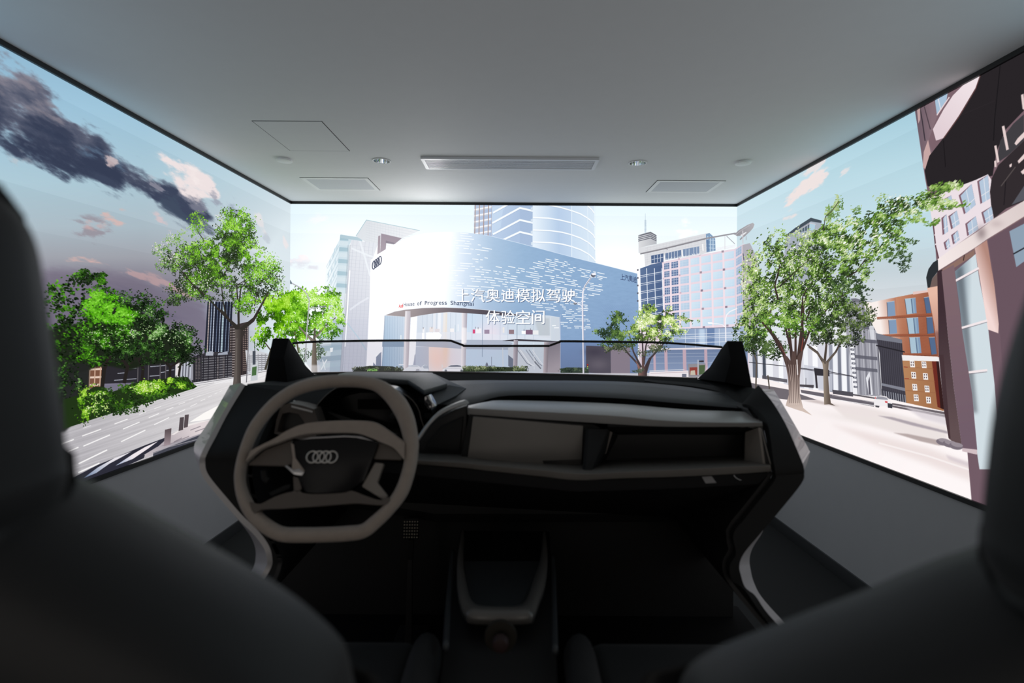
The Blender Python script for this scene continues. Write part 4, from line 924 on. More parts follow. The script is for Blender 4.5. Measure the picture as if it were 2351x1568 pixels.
def paint_front_trees():
    on(CF)
    q = K(640, 460, 3.824)
    # lamp at the left
    bk = (98, 92, 84)
    # tree left
    for pts, a, b in ((((300, 1230), (240, 1180), (130, 1060), (90, 980)), 6, 2), (((310, 1220), (316, 1080), (320, 900)), 5, 2), (((320, 1190), (400, 1110), (500, 1030)), 5, 2), (((318, 1150), (250, 1020)), 3, 1.5), (((330, 1090), (400, 980)), 3, 1.5)):
        line(q(*pts), a, bk, w1=b)
    LM = [(44, 82, 20), (72, 128, 26), (108, 174, 34), (144, 208, 52), (190, 232, 120)]
    foliage([(735, 700, 46, 34, 1), (720, 735, 50, 34, .9), (690, 715, 40, 40, .9), (765, 745, 26, 26, .9), (752, 680, 32, 22, .9), (745, 770, 22, 12, .6), (660, 735, 34, 34, .9), (780, 730, 12, 26, .6), (672, 770, 36, 18, .6)], LM, 3600, (1.5, 2.8), ang=1.2, spread=.8, light=(.2, -.7), dark=.2)
    foliage([(735, 685, 40, 20, 1), (765, 715, 20, 24, .8)], [(120, 190, 34), (160, 216, 70), (206, 240, 150)], 420, (1.6, 2.8), ang=1.2, spread=.8)
    foliage([(735, 690, 46, 30, 1), (750, 730, 40, 24, 1)], [(226, 238, 226), (245, 250, 246)], 110, (1.2, 2.2))
    foliage([(730, 805, 18, 22, .8), (690, 815, 20, 18, .7)], [(70, 88, 70), (100, 124, 90), (140, 164, 116)], 320, (1.4, 2.6))
    poly(q((286, 1510), (292, 1340), (298, 1240), (290, 1220), (328, 1220), (330, 1340), (340, 1510)), None, 1, (q((290, 1400))[0], (138, 128, 116), q((338, 1400))[0], (92, 84, 76)))
    line(q((300, 1245), (250, 1185), (180, 1110)), 5, (128, 120, 108), w1=3); line(q((315, 1220), (318, 1120)), 4.4, (88, 82, 72), w1=3); line(q((325, 1200), (400, 1115)), 4, (120, 114, 100), w1=2.2)
    poly([(690, 838), (735, 838), (735, 860), (690, 860)], (236, 234, 236), .6, soft=2)
    line(q((232, 1420), (246, 1150), (262, 960), (268, 880), (250, 825), (205, 775), (110, 725)), 2.6, (176, 176, 184)); line(q((262, 970), (290, 945), (380, 932)), 1.8, (170, 172, 180)); poly(q((72, 695), (95, 690), (118, 725), (110, 738), (85, 720)), (108, 122, 132)); poly(q((370, 930), (410, 922), (424, 930), (390, 944)), (120, 128, 130))
    # lamp in front of the facade
    z = K(1050, 460, 3.824)
    line(z((1107, 1530), (1103, 1200), (1098, 900), (1103, 800), (1122, 750), (1170, 680)), 3.6, (226, 224, 232)); line(z((1114, 1530), (1109, 1200), (1104, 900)), 1.1, (150, 150, 170), .7); line(z((1112, 780), (1130, 740), (1172, 682)), 1.2, (96, 104, 120), .8)
    poly(z((1165, 665), (1180, 640), (1210, 634), (1220, 648), (1205, 672), (1180, 680)), (236, 236, 240)); poly(z(*ellpts(1193, 658, 20, 16)), (92, 96, 110)); poly(z(*ellpts(1198, 648, 18, 9)), (232, 232, 238)); line(z((1096, 935), (1076, 912), (1050, 905)), 1.8, (226, 224, 232)); poly(z(*ellpts(1036, 904, 16, 11)), (96, 98, 108)); poly(z(*ellpts(1036, 897, 14, 6)), (230, 230, 236))
    poly(z((1137, 1436), (1150, 1436), (1150, 1484), (1138, 1484)), (50, 46, 50)); 
    for y, cc in ((1444, (220, 60, 50)), (1460, (200, 190, 90)), (1474, (110, 200, 110))): poly(z(*ellpts(1144, y, 5, 6, 0, 10)), cc)
    # right tree in front of the block
    u = K(1400, 460, 3.136)
    for pts, a, b in ((((215, 1275), (205, 1180), (120, 1090), (60, 1000)), 6, 2), (((235, 1275), (240, 1130), (230, 900)), 6, 2), (((250, 1270), (290, 1140), (380, 1040), (440, 930)), 6, 2), (((225, 1200), (170, 1090), (140, 960)), 5, 2), (((245, 1180), (260, 1050), (300, 900)), 4.5, 2), (((280, 1150), (330, 1100)), 4, 2)):
        line(u(*pts), a, (74, 66, 68), w1=b)
    OL = [(46, 58, 36), (74, 98, 46), (114, 146, 62), (160, 190, 92), (206, 222, 152), (240, 244, 216)]
    DK = [(36, 50, 36), (54, 76, 44), (80, 110, 54), (112, 142, 70), (150, 170, 100)]
    foliage([(1418, 745, 30, 28, 1), (1400, 762, 24, 18, .8), (1440, 765, 36, 20, .9), (1372, 762, 12, 6, .6), (1412, 724, 16, 10, .7), (1420, 790, 40, 14, .7)], DK, 1700, (1.4, 2.7), light=(.3, -.7), dark=.15)
    foliage([(1495, 735, 38, 30, 1), (1520, 745, 44, 26, 1), (1540, 720, 26, 16, .9), (1560, 735, 36, 10, .7), (1475, 760, 30, 22, .9), (1510, 775, 44, 14, .8), (1590, 738, 18, 6, .5), (1560, 760, 26, 8, .6), (1492, 712, 24, 14, .8)], OL, 2600, (1.5, 2.9), light=(.1, -.8), dark=.15)
    foliage([(1420, 800, 34, 12, 1), (1500, 800, 36, 10, .8), (1470, 812, 20, 8, .5)], [(66, 78, 58), (96, 108, 74), (140, 150, 110)], 380, (1.4, 2.6))
    poly(u((200, 1300), (210, 1230), (185, 1150), (215, 1195), (232, 1230), (230, 1130), (250, 1130), (248, 1200), (285, 1130), (300, 1140), (268, 1220), (268, 1300)), None, 1, (u((205, 1250))[0], (150, 112, 102), u((262, 1250))[0], (70, 58, 60)))
    foliage([(1465, 850, 14, 6, 1)], [(74, 88, 74), (110, 120, 100)], 60, (1.4, 2.4))

def captions():
    on(CF)
    z = K(1050, 460, 3.824)
    T1 = '\u4e0a\u6c7d\u5965\u8fea\u6a21\u62df\u9a7e\u9a76'; T2 = '\u4f53\u9a8c\u7a7a\u95f4'
    W1 = [(-6, 112), (118, 120), (250, 124), (385, 116), (515, 122), (648, 122), (786, 114), (916, 118)]
    for off, cc, a in ((1.3, (66, 84, 116), .75), (0, (250, 250, 250), 1.)):
        for i, ch in enumerate(T1):
            x, w = W1[i]; P = z((x, 893))[0]; [char(ch, P[0] + off + b, P[1] + off, 1, 1, cc, 0, a, box=(w / 3.824, 116 / 3.824)) for b in (-.3, .35)]
        for i, ch in enumerate(T2):
            x, w = ((250, 120), (384, 118), (516, 122), (655, 110))[i]; P = z((x, 1085))[0]; [char(ch, P[0] + off + b, P[1] + off, 1, 1, cc, 0, a, box=(w / 3.824, (120 if i < 3 else 122) / 3.824)) for b in (-.3, .35)]
# ================================================================= right wall
def paint_right_back():
    c = CR
    sky(c, [(100, (150, 190, 208)), (260, (164, 201, 216)), (400, (184, 215, 226)), (520, (194, 219, 229)), (620, (194, 207, 214)), (700, (212, 216, 221)), (800, (226, 226, 230))])
    t = np.clip((1900 - c.PX) / 215., 0, 1)[..., None] * .5
    c.im += t * (np.array([214, 233, 241], np.float32) - c.im)
    band(c, 2.2)
    on(c)
    q = K(1750, 80, 2.306)
    for pts, a in ((((90, 912), (150, 840), (200, 775), (300, 730), (372, 715), (330, 770), (240, 830), (150, 890)), .95), (((190, 760), (250, 710), (335, 655), (320, 685), (240, 745)), .8), (((110, 975), (150, 940), (205, 905), (180, 945), (120, 985)), .8), (((400, 745), (430, 715), (470, 700), (440, 735)), .7)):
        cloud(q(*pts), (238, 224, 222), a, 5, -.6, 10, 3, .9, .3, .72)

def paint_right():
    c = CR; on(c)
    R = np.random.RandomState(21)
    # grey block behind the tree
    w = K(1680, 440, 4.9)
    poly(w((608, 495), (720, 405), (890, 300), (1010, 330), (1010, 1000), (560, 1100)), (164, 170, 182), .9)
    poly(w((606, 492), (720, 402), (890, 293), (1012, 326), (1008, 352), (890, 335), (722, 440), (612, 512)), (70, 80, 90)); poly(w((880, 345), (940, 360), (930, 440), (872, 430)), (176, 204, 220)); poly(w((735, 440), (872, 352), (868, 430), (735, 470)), (86, 98, 112)); lines([w((x, 440 - (x - 735) * .6), (x, 480)) for x in (760, 790, 820, 850)], 1.4, (176, 192, 204)); line(w((730, 450), (880, 355), (945, 368)), 1.5, (206, 196, 202))
    poly(w((640, 780), (690, 760), (690, 980), (640, 1000)), (226, 226, 232)); 
    for y in (850, 930): poly(w((645, y), (668, y - 10), (668, y + 45), (645, y + 50)), (80, 84, 98))
    poly(w((560, 700), (600, 690), (590, 1050), (560, 1060)), (196, 198, 208))
    # ---------------- street front
    q = K(1750, 600, 2.614)
    poly(q((-80, 480), (330, 470), (560, 480), (560, 830), (-80, 700)), (214, 214, 223))
    for x0, x1, cc in ((-60, -30, (90, 96, 110)), (-28, -8, (230, 232, 238)), (0, 18, (60, 66, 80)), (24, 60, (238, 240, 244)), (96, 122, (246, 247, 250)), (246, 272, (240, 242, 246)), (300, 330, (250, 250, 252)), (400, 420, (140, 144, 158)), (424, 446, (240, 242, 246)), (452, 470, (110, 114, 128)), (476, 500, (246, 247, 250)), (505, 520, (120, 124, 138)), (524, 545, (232, 234, 240))):
        poly(q((x0, 500), (x1, 500), (x1 + 8, 800), (x0 + 6, 800)), cc, .9)
    poly(q((250, 620), (420, 650), (420, 780), (255, 745)), (196, 198, 210), .7)
    # ornate grey block
    poly(q((486, 232), (560, 225), (668, 250), (682, 420), (700, 560), (712, 812), (560, 800), (530, 600), (500, 400)), (150, 150, 160))
    poly(q((480, 228), (560, 222), (670, 248), (668, 266), (560, 244), (486, 250)), (116, 116, 126)); poly(q((486, 170), (490, 240), (540, 240), (520, 200)), (180, 196, 208), .8)
    for x in np.arange(500, 700, 13): line(q((x, 260), (x + 28, 800)), 2.2, [(196, 196, 204), (112, 112, 124), (170, 170, 180)][int(x) % 3], .75)
    for y in (380, 460, 560, 632): poly(q((530, y - 2), (690, y + 14), (692, y + 34), (532, y + 18)), (92, 92, 104), .85)
    poly(q((525, 480), (548, 480), (572, 800), (545, 800)), (238, 238, 242))
    for y in range(500, 780, 28):
        lines([q((529 + (y - 500) * .085, y), (548 + (y - 500) * .085, y + 2))], 4.2, (70, 72, 88)); lines([q((533 + (y - 500) * .085, y), (546 + (y - 500) * .085, y + 2))], 1.2, (240, 240, 244))
    poly(q((622, 700), (644, 660), (664, 800), (640, 804)), (226, 226, 232)); poly(q((636, 720), (644, 690), (652, 800), (640, 800)), (90, 88, 100)); poly(q((640, 380), (668, 380), (676, 470), (650, 470)), (226, 228, 234), .8)
    # brick block
    poly(q((600, 240), (660, 246), (700, 236), (905, 196), (1005, 180), (1060, 575), (838, 566), (690, 432), (672, 400)), None, 1, (q((700, 320))[0], (246, 236, 232), q((830, 300))[0], (172, 104, 76)))
    poly(q((800, 216), (905, 196), (1005, 180), (1060, 575), (840, 566)), None, .75, (q((800, 300))[0], (196, 140, 112), q((980, 350))[0], (146, 84, 62)))
    lines([q((790, y + 18), (1040, y - 4)) for y in range(240, 560, 7)], .6, (206, 150, 120), .25)
    poly(q((905, 182), (998, 172), (1000, 184), (905, 200)), (226, 196, 190))
    for l in (((690, 340), (1020, 318)), ((700, 445), (1035, 437)), ((760, 560), (1050, 556))): line(q(*l), 4.2, (150, 84, 60), .9); line(q((l[0][0], l[0][1] + 8), (l[1][0], l[1][1] + 8)), 1.2, (96, 54, 44), .8)
    for P, lt in ((((748, 246), (793, 238), (800, 326), (753, 331)), 0), (((855, 226), (920, 219), (927, 311), (868, 318)), 1), (((970, 218), (1000, 213), (1015, 310), (985, 312)), 2), (((758, 352), (803, 349), (810, 432), (764, 436)), 0), (((866, 341), (936, 337), (942, 432), (880, 435)), 1), (((985, 336), (1020, 334), (1032, 430), (992, 435)), 2), (((882, 457), (946, 455), (956, 551), (892, 552)), 1), (((1000, 457), (1036, 455), (1048, 556), (1016, 560)), 2)):
        P = q(*P); poly(P, (128, 152, 182) if lt != 2 else (84, 106, 140)); a, b, cc, d = P
        if lt == 1:
            poly([a, ((a[0] * .4 + b[0] * .6), (a[1] * .4 + b[1] * .6)), (d[0] * .4 + cc[0] * .6, d[1] * .4 + cc[1] * .6), d], (168, 192, 208)); line([((a[0] * .4 + b[0] * .6), a[1]), (d[0] * .4 + cc[0] * .6, cc[1])], 1.6, (82, 100, 124))
            line([(a[0] * .25 + b[0] * .75, a[1]), (d[0] * .25 + cc[0] * .75, cc[1])], 3, (150, 176, 192), .8)
        line([a, d], 1.4, (84, 76, 84), .8); line([a, b], 1.2, (190, 206, 218), .8)
    # dark modern block
    poly(q((680, 430), (838, 470), (866, 852), (720, 810), (706, 560)), (70, 68, 78))
    for x in np.arange(690, 835, 12): line(q((x, 440 + (x - 690) * .3), (x + 28, 830)), 1.4, (104, 102, 112) if int(x) % 2 else (52, 50, 58), .8)
    poly(q((680, 430), (838, 470), (840, 492), (690, 470)), (120, 122, 134)); poly(q((682, 500), (855, 540), (856, 548), (684, 508)), (40, 38, 44)); poly(q((716, 765), (862, 800), (866, 852), (722, 812)), (60, 60, 70)); lines([q((x, 775 + (x - 720) * .2), (x + 4, 820 + (x - 720) * .2)) for x in range(730, 862, 14)], 2., (170, 172, 182), .8); poly(q((714, 730), (858, 760), (860, 780), (716, 745)), (128, 130, 142))
    # tan block with white windows
    poly(q((838, 562), (1055, 574), (1090, 900), (865, 852)), None, 1, (q((860, 700))[0], (178, 130, 92), q((1040, 720))[0], (160, 110, 76)))
    poly(q((1018, 600), (1058, 600), (1090, 890), (1052, 874)), (108, 44, 36)); poly(q((1044, 600), (1060, 600), (1092, 890), (1070, 880)), (52, 30, 30))
    poly(q((837, 562), (1055, 572), (1058, 600), (842, 596)), (238, 234, 234))
    for y in (632, 706, 775): line(q((850 + (y - 632) * .07, y), (1030 + (y - 632) * .1, y + 14)), 1., (146, 92, 66), .8)
    for x, y in ((900, 615), (970, 620), (908, 683), (979, 690), (915, 755), (988, 765), (923, 818), (997, 832)):
        poly(q((x - 15, y - 20), (x + 13, y - 18), (x + 17, y + 21), (x - 11, y + 20)), (244, 242, 242)); 
        for dx in (-6, 6):
            for dy in (-9, 7): poly(q((x + dx - 3, y + dy - 5), (x + dx + 3, y + dy - 5), (x + dx + 4, y + dy + 5), (x + dx - 2, y + dy + 5)), (104, 84, 88))
    lines([q((850, 634), (872, 636)), q((855, 703), (880, 704))], 1.4, (150, 60, 48))
    # ---------------- ground
    poly(q((-120, 690), (0, 702), (230, 760), (545, 800), (700, 812), (870, 850), (1120, 905), (1400, 980), (1700, 1100), (1700, 2200), (-120, 1100)), None, 1, (q((300, 900))[0], (246, 238, 238), q((900, 1300))[0], (250, 243, 243)))
    poly(q((-120, 720), (0, 742), (160, 770), (235, 800), (330, 832), (150, 830), (-100, 800)), (104, 98, 104), .95)
    poly(q((230, 770), (420, 800), (680, 850), (670, 872), (420, 825), (235, 790)), (96, 92, 100), .95); poly(q((780, 850), (1100, 905), (1110, 940), (960, 910), (780, 875)), (92, 84, 90), .95)
    line(q((230, 790), (420, 826), (670, 866)), 1.6, (240, 238, 240)); line(q((545, 800), (680, 822)), 3.2, (86, 82, 88)); line(q((780, 862), (1100, 922)), 1.4, (226, 222, 224)); line(q((0, 722), (160, 758)), 1.5, (240, 238, 240)); line(q((420, 805), (680, 846)), 1.2, (160, 156, 162))
    poly(q((150, 735), (310, 742), (308, 760), (230, 752)), (76, 72, 78)); poly(q((420, 770), (545, 786), (545, 812), (425, 795)), (80, 78, 86)); poly(q((0, 684), (150, 708), (150, 728), (0, 704)), (86, 84, 92), .9)
    poly(q((400, 850), (600, 870), (1110, 990), (1112, 1090), (1050, 1085), (790, 1030), (500, 940)), (228, 218, 216), .8, soft=4); poly(q((690, 925), (780, 935), (1112, 1020), (1112, 1034), (900, 985)), (150, 140, 150), .75, soft=1.5); poly(q((850, 870), (1110, 930), (1112, 985), (960, 945)), (214, 206, 212), .8, soft=3)
    poly(q((785, 1028), (870, 1035), (1045, 1070), (1118, 1070), (1150, 1100), (1060, 1105), (950, 1080)), (164, 148, 146), .8, soft=1.5)
    poly(q((400, 975), (640, 1030), (1000, 1120), (1280, 1230), (1280, 1330), (1000, 1220), (700, 1110)), (228, 214, 212), .75, soft=6); line(q((700, 1090), (1000, 1170), (1270, 1260)), 4, (250, 244, 243), .6); poly(q((1100, 1160), (1280, 1220), (1280, 1250), (1120, 1190)), (206, 194, 200), .7, soft=2)
    blob(*q((500, 940))[0], 60, 10, (232, 224, 222), .6, .2); poly(q((240, 835), (330, 832), (470, 870), (380, 862)), (176, 160, 158), .6, soft=2)
    # railing and bus stop
    line(q((-80, 606), (130, 628), (400, 662), (545, 690)), 1.5, (50, 48, 56)); line(q((230, 645), (545, 692)), 1.1, (70, 68, 78)); poly(q((310, 640), (402, 652), (404, 690), (316, 684)), (52, 50, 56)); poly(q((316, 680), (328, 682), (334, 762), (322, 760)), (58, 54, 60)); line(q((1262 - 1000, 0 + 700), (262, 740)), 1, (80, 80, 86))
    # white car
    poly(q((670, 862), (672, 830), (684, 808), (720, 806), (748, 812), (765, 835), (782, 858), (780, 880), (750, 876), (740, 868), (690, 872)), (238, 234, 236)); poly(q((680, 826), (690, 810), (722, 812), (748, 818), (756, 832)), (150, 150, 160)); poly(q((752, 850), (782, 856), (780, 882), (754, 878)), (60, 60, 68)); poly(q((736, 838), (752, 840), (752, 850), (738, 848)), (206, 70, 76)); poly(q((678, 864), (704, 868), (700, 878), (680, 874)), (74, 72, 78)); poly(q((674, 822), (680, 812), (684, 826)), (200, 90, 92))
    # ---------------- big brown building at the right
    v = K(1750, 80, 2.306)
    poly(v((806, 380), (1000, 270), (1700, -120), (1700, 2600), (1250, 2600), (1080, 2050), (1010, 1660), (985, 1450), (925, 1240), (908, 1000), (862, 760)), (122, 98, 106))
    poly(v((806, 388), (870, 345), (905, 340), (935, 410), (880, 560), (900, 620), (862, 725)), None, 1, (v((820, 450))[0], (106, 90, 100), v((900, 450))[0], (132, 110, 118))); line(v((832, 370), (848, 460), (862, 560)), 2.6, (60, 52, 60)); line(v((858, 380), (890, 500)), 2.2, (74, 62, 70)); poly(v((820, 400), (836, 372), (836, 450), (826, 470)), (190, 160, 160))
    poly(v((912, 330), (985, 288), (975, 350), (945, 400), (925, 425)), (166, 190, 212)); line(v((930, 330), (945, 395)), 2, (226, 222, 230)); line(v((925, 425), (990, 330)), 2.6, (226, 206, 210))
    poly(v((850, 700), (855, 620), (878, 555), (895, 640), (872, 720)), (196, 164, 162))
    # lit fascia and dark soffit
    poly(v((903, 500), (960, 395), (1010, 320), (1090, 240), (1170, 185), (1130, 290), (1040, 430), (965, 545), (920, 560)), None, 1, (v((930, 500))[0], (222, 204, 210), v((1130, 220))[0], (238, 226, 230)))
    poly(v((1168, 188), (1700, -100), (1700, 300), (1386, 400), (1290, 500), (1240, 620), (1220, 745), (1130, 770), (1050, 802), (960, 830), (875, 800), (860, 720), (885, 640), (960, 545), (1040, 430), (1130, 280)), (40, 36, 39))
    line(v((960, 548), (1040, 436), (1130, 286), (1160, 200)), 2.2, (96, 66, 66)); line(v((960, 560), (970, 700)), 1.6, (26, 23, 26)); line(v((1262, 140), (1230, 450), (1225, 560)), 2, (26, 24, 27)); line(v((1040, 430), (1230, 350)), .8, (54, 48, 52), .5)
    # window grid
    poly(v((880, 870), (960, 828), (1050, 798), (1130, 768), (1195, 738), (1215, 770), (1205, 830), (1225, 975), (1040, 1105), (932, 1190), (918, 1120), (905, 1020)), (232, 220, 226))
    for P in (((1040, 850), (1108, 790), (1130, 900), (1068, 950)), ((1138, 775), (1195, 742), (1206, 866), (1155, 895)), ((985, 960), (1030, 930), (1045, 1000), (1000, 1030)), ((1075, 1000), (1130, 960), (1145, 1030), (1085, 1065)), ((1160, 940), (1218, 905), (1222, 975), (1175, 1000)), ((948, 970), (975, 950), (985, 1040), (955, 1060)), ((1000, 1060), (1035, 1035), (1045, 1085), (1010, 1110)), ((960, 1100), (988, 1078), (995, 1120), (970, 1140)), ((940, 880), (1000, 850), (1010, 890), (950, 930))):
        poly(v(*P), (126, 96, 108)); a, b, cc, d = P
        poly(v((a[0] + 10, a[1] + 2), b, cc, (d[0] + 10, d[1] - 4)), (178, 196, 216)); xm = (a[0] + b[0]) / 2 + 6; line(v((xm, (a[1] + b[1]) / 2), (xm + (d[0] - a[0]) * .8, (d[1] + cc[1]) / 2)), 1.6, (222, 224, 232)); line(v((d[0] + 5, d[1] - (d[1] - a[1]) * .35), (cc[0], cc[1] - (cc[1] - b[1]) * .35)), 1.6, (226, 226, 232))
    line(v((905, 1000), (918, 1120), (935, 1190)), 3, (96, 66, 74)); lines([v((912, 1060), (925, 1055)), v((916, 1110), (932, 1100))], 3, (232, 222, 226))
    # second curved balcony
    poly(v((1206, 830), (1215, 760), (1250, 690), (1386, 560), (1700, 330), (1700, 640), (1386, 880), (1290, 920), (1228, 972), (1212, 900)), (50, 44, 47)); poly(v((1240, 680), (1260, 560), (1330, 470), (1386, 420), (1386, 560), (1300, 640)), (64, 62, 66))
    for P in (((1268, 485), (1282, 480), (1306, 606), (1292, 612)), ((1228, 588), (1240, 584), (1256, 672), (1244, 678)), ((1370, 318), (1384, 312), (1392, 400), (1378, 392)), ((1228, 668), (1240, 664), (1240, 700), (1230, 700)), ((1308, 688), (1322, 680), (1320, 698), (1310, 702)), ((1335, 575), (1352, 548), (1420, 480), (1420, 510), (1345, 585)), ((1352, 668), (1386, 630), (1420, 590), (1420, 625), (1358, 682)), ((1368, 725), (1420, 680), (1420, 705), (1380, 740))):
        poly(v(*P), (226, 206, 204))
    line(v((1290, 760), (1280, 900)), 2, (32, 28, 32)); line(v((1340, 700), (1265, 800)), 2.5, (84, 76, 76)); poly(v((1320, 900), (1386, 800), (1450, 750), (1450, 850)), (90, 92, 100), .9)
    # fascia below
    poly(v((928, 1188), (1040, 1105), (1140, 1040), (1228, 972), (1386, 878), (1700, 690), (1700, 800), (1386, 962), (1190, 1082), (1125, 1128), (1030, 1190), (932, 1250)), None, 1, (v((950, 1200))[0], (240, 228, 226), v((1386, 920))[0], (216, 202, 200)))
    line(v((930, 1252), (1125, 1130), (1386, 965), (1500, 905)), 1.6, (130, 104, 104)); blob(*v((1160, 1050))[0], 12, 16, (146, 130, 132), .8); blob(*v((1240, 1000))[0], 16, 10, (196, 180, 180), .7)
    # below the fascia
    poly(v((925, 1258), (1030, 1195), (1125, 1135), (1190, 1088), (1386, 968), (1700, 800), (1700, 2600), (1120, 2600), (1075, 2080), (1020, 1700), (985, 1480)), (112, 90, 100))
    poly(v((930, 1258), (1125, 1135), (1125, 1165), (1030, 1225), (940, 1280)), (140, 110, 100)); line(v((1070, 1165), (1065, 1195)), 2, (60, 46, 46))
    poly(v((1020, 1252), (1130, 1160), (1150, 1300), (1190, 1500), (1230, 1850), (1260, 2300), (1150, 2300), (1085, 1850), (1050, 1480)), None, 1, (v((1040, 1400))[0], (120, 136, 148), v((1110, 1400))[0], (206, 218, 224)))
    poly(v((1030, 1250), (1060, 1225), (1100, 1600), (1140, 2000), (1110, 2000), (1065, 1600)), (90, 96, 104), .65, soft=4)
    poly(v((1125, 1130), (1190, 1086), (1215, 1240), (1255, 1470), (1250, 1580), (1195, 1560), (1170, 1400)), None, 1, (v((1140, 1300))[0], (240, 214, 210), v((1225, 1270))[0], (176, 134, 122)))
    poly(v((1195, 1085), (1386, 970), (1600, 900), (1600, 2200), (1300, 2200), (1260, 1600), (1220, 1240)), (104, 84, 94)); poly(v((1308, 1040), (1386, 1000), (1600, 900), (1600, 1500), (1386, 1200), (1345, 1230)), (140, 158, 176)); line(v((1330, 1160), (1420, 1110)), 3, (40, 40, 46))
    for a, b in (((1005, 1312), (1145, 1235)), ((1040, 1556), (1190, 1512)), ((1065, 1790), (1190, 1775))):
        line(v(a, b), 5, (240, 228, 230)); line(v((a[0], a[1] + 9), (b[0], b[1] + 9)), 1.2, (110, 96, 104), .8)
    # dark canopy and corner pier
    poly(v((868, 1285), (880, 1240), (905, 1205), (930, 1190), (932, 1250), (900, 1290), (885, 1360), (876, 1340)), (44, 48, 52)); poly(v((885, 1350), (900, 1290), (930, 1255), (935, 1335)), (110, 92, 88))
    poly(q((990, 160), (1052, 148), (1092, 420), (1110, 560), (1060, 575), (1042, 430)), None, 1, (q((1010, 200))[0], (228, 184, 164), q((1090, 520))[0], (176, 128, 114))); poly(q((1030, 420), (1092, 420), (1112, 560), (1060, 575)), (120, 76, 72), .6, soft=3)
    poly(q((1050, 60), (1080, 48), (1112, 420), (1150, 760), (1200, 1120), (1120, 1065), (1100, 900), (1060, 560)), None, 1, (q((1065, 300))[0], (62, 46, 52), q((1160, 1000))[0], (96, 78, 80)))
    poly(q((1076, 60), (1150, 20), (1200, 420), (1260, 800), (1290, 1130), (1200, 1125), (1150, 760), (1112, 420)), None, 1, (q((1120, 100))[0], (126, 102, 108), q((1240, 1000))[0], (112, 92, 104)))
    poly(q((1060, 560), (1088, 560), (1130, 1065), (1118, 1060), (1090, 890)), (70, 52, 56)); poly(q((1200, 1120), (1290, 1130), (1290, 1160), (1200, 1140)), (206, 188, 192))
    for dx in (0, 35, 70): 
        P = q(*ellpts(1085 + dx * 1.1, 1085 + dx * .35, 42, 20, .2)); poly(P, (120, 110, 120)); P = q(*ellpts(1092 + dx * 1.1, 1076 + dx * .35, 36, 13, .2)); poly(P, (150, 140, 148))

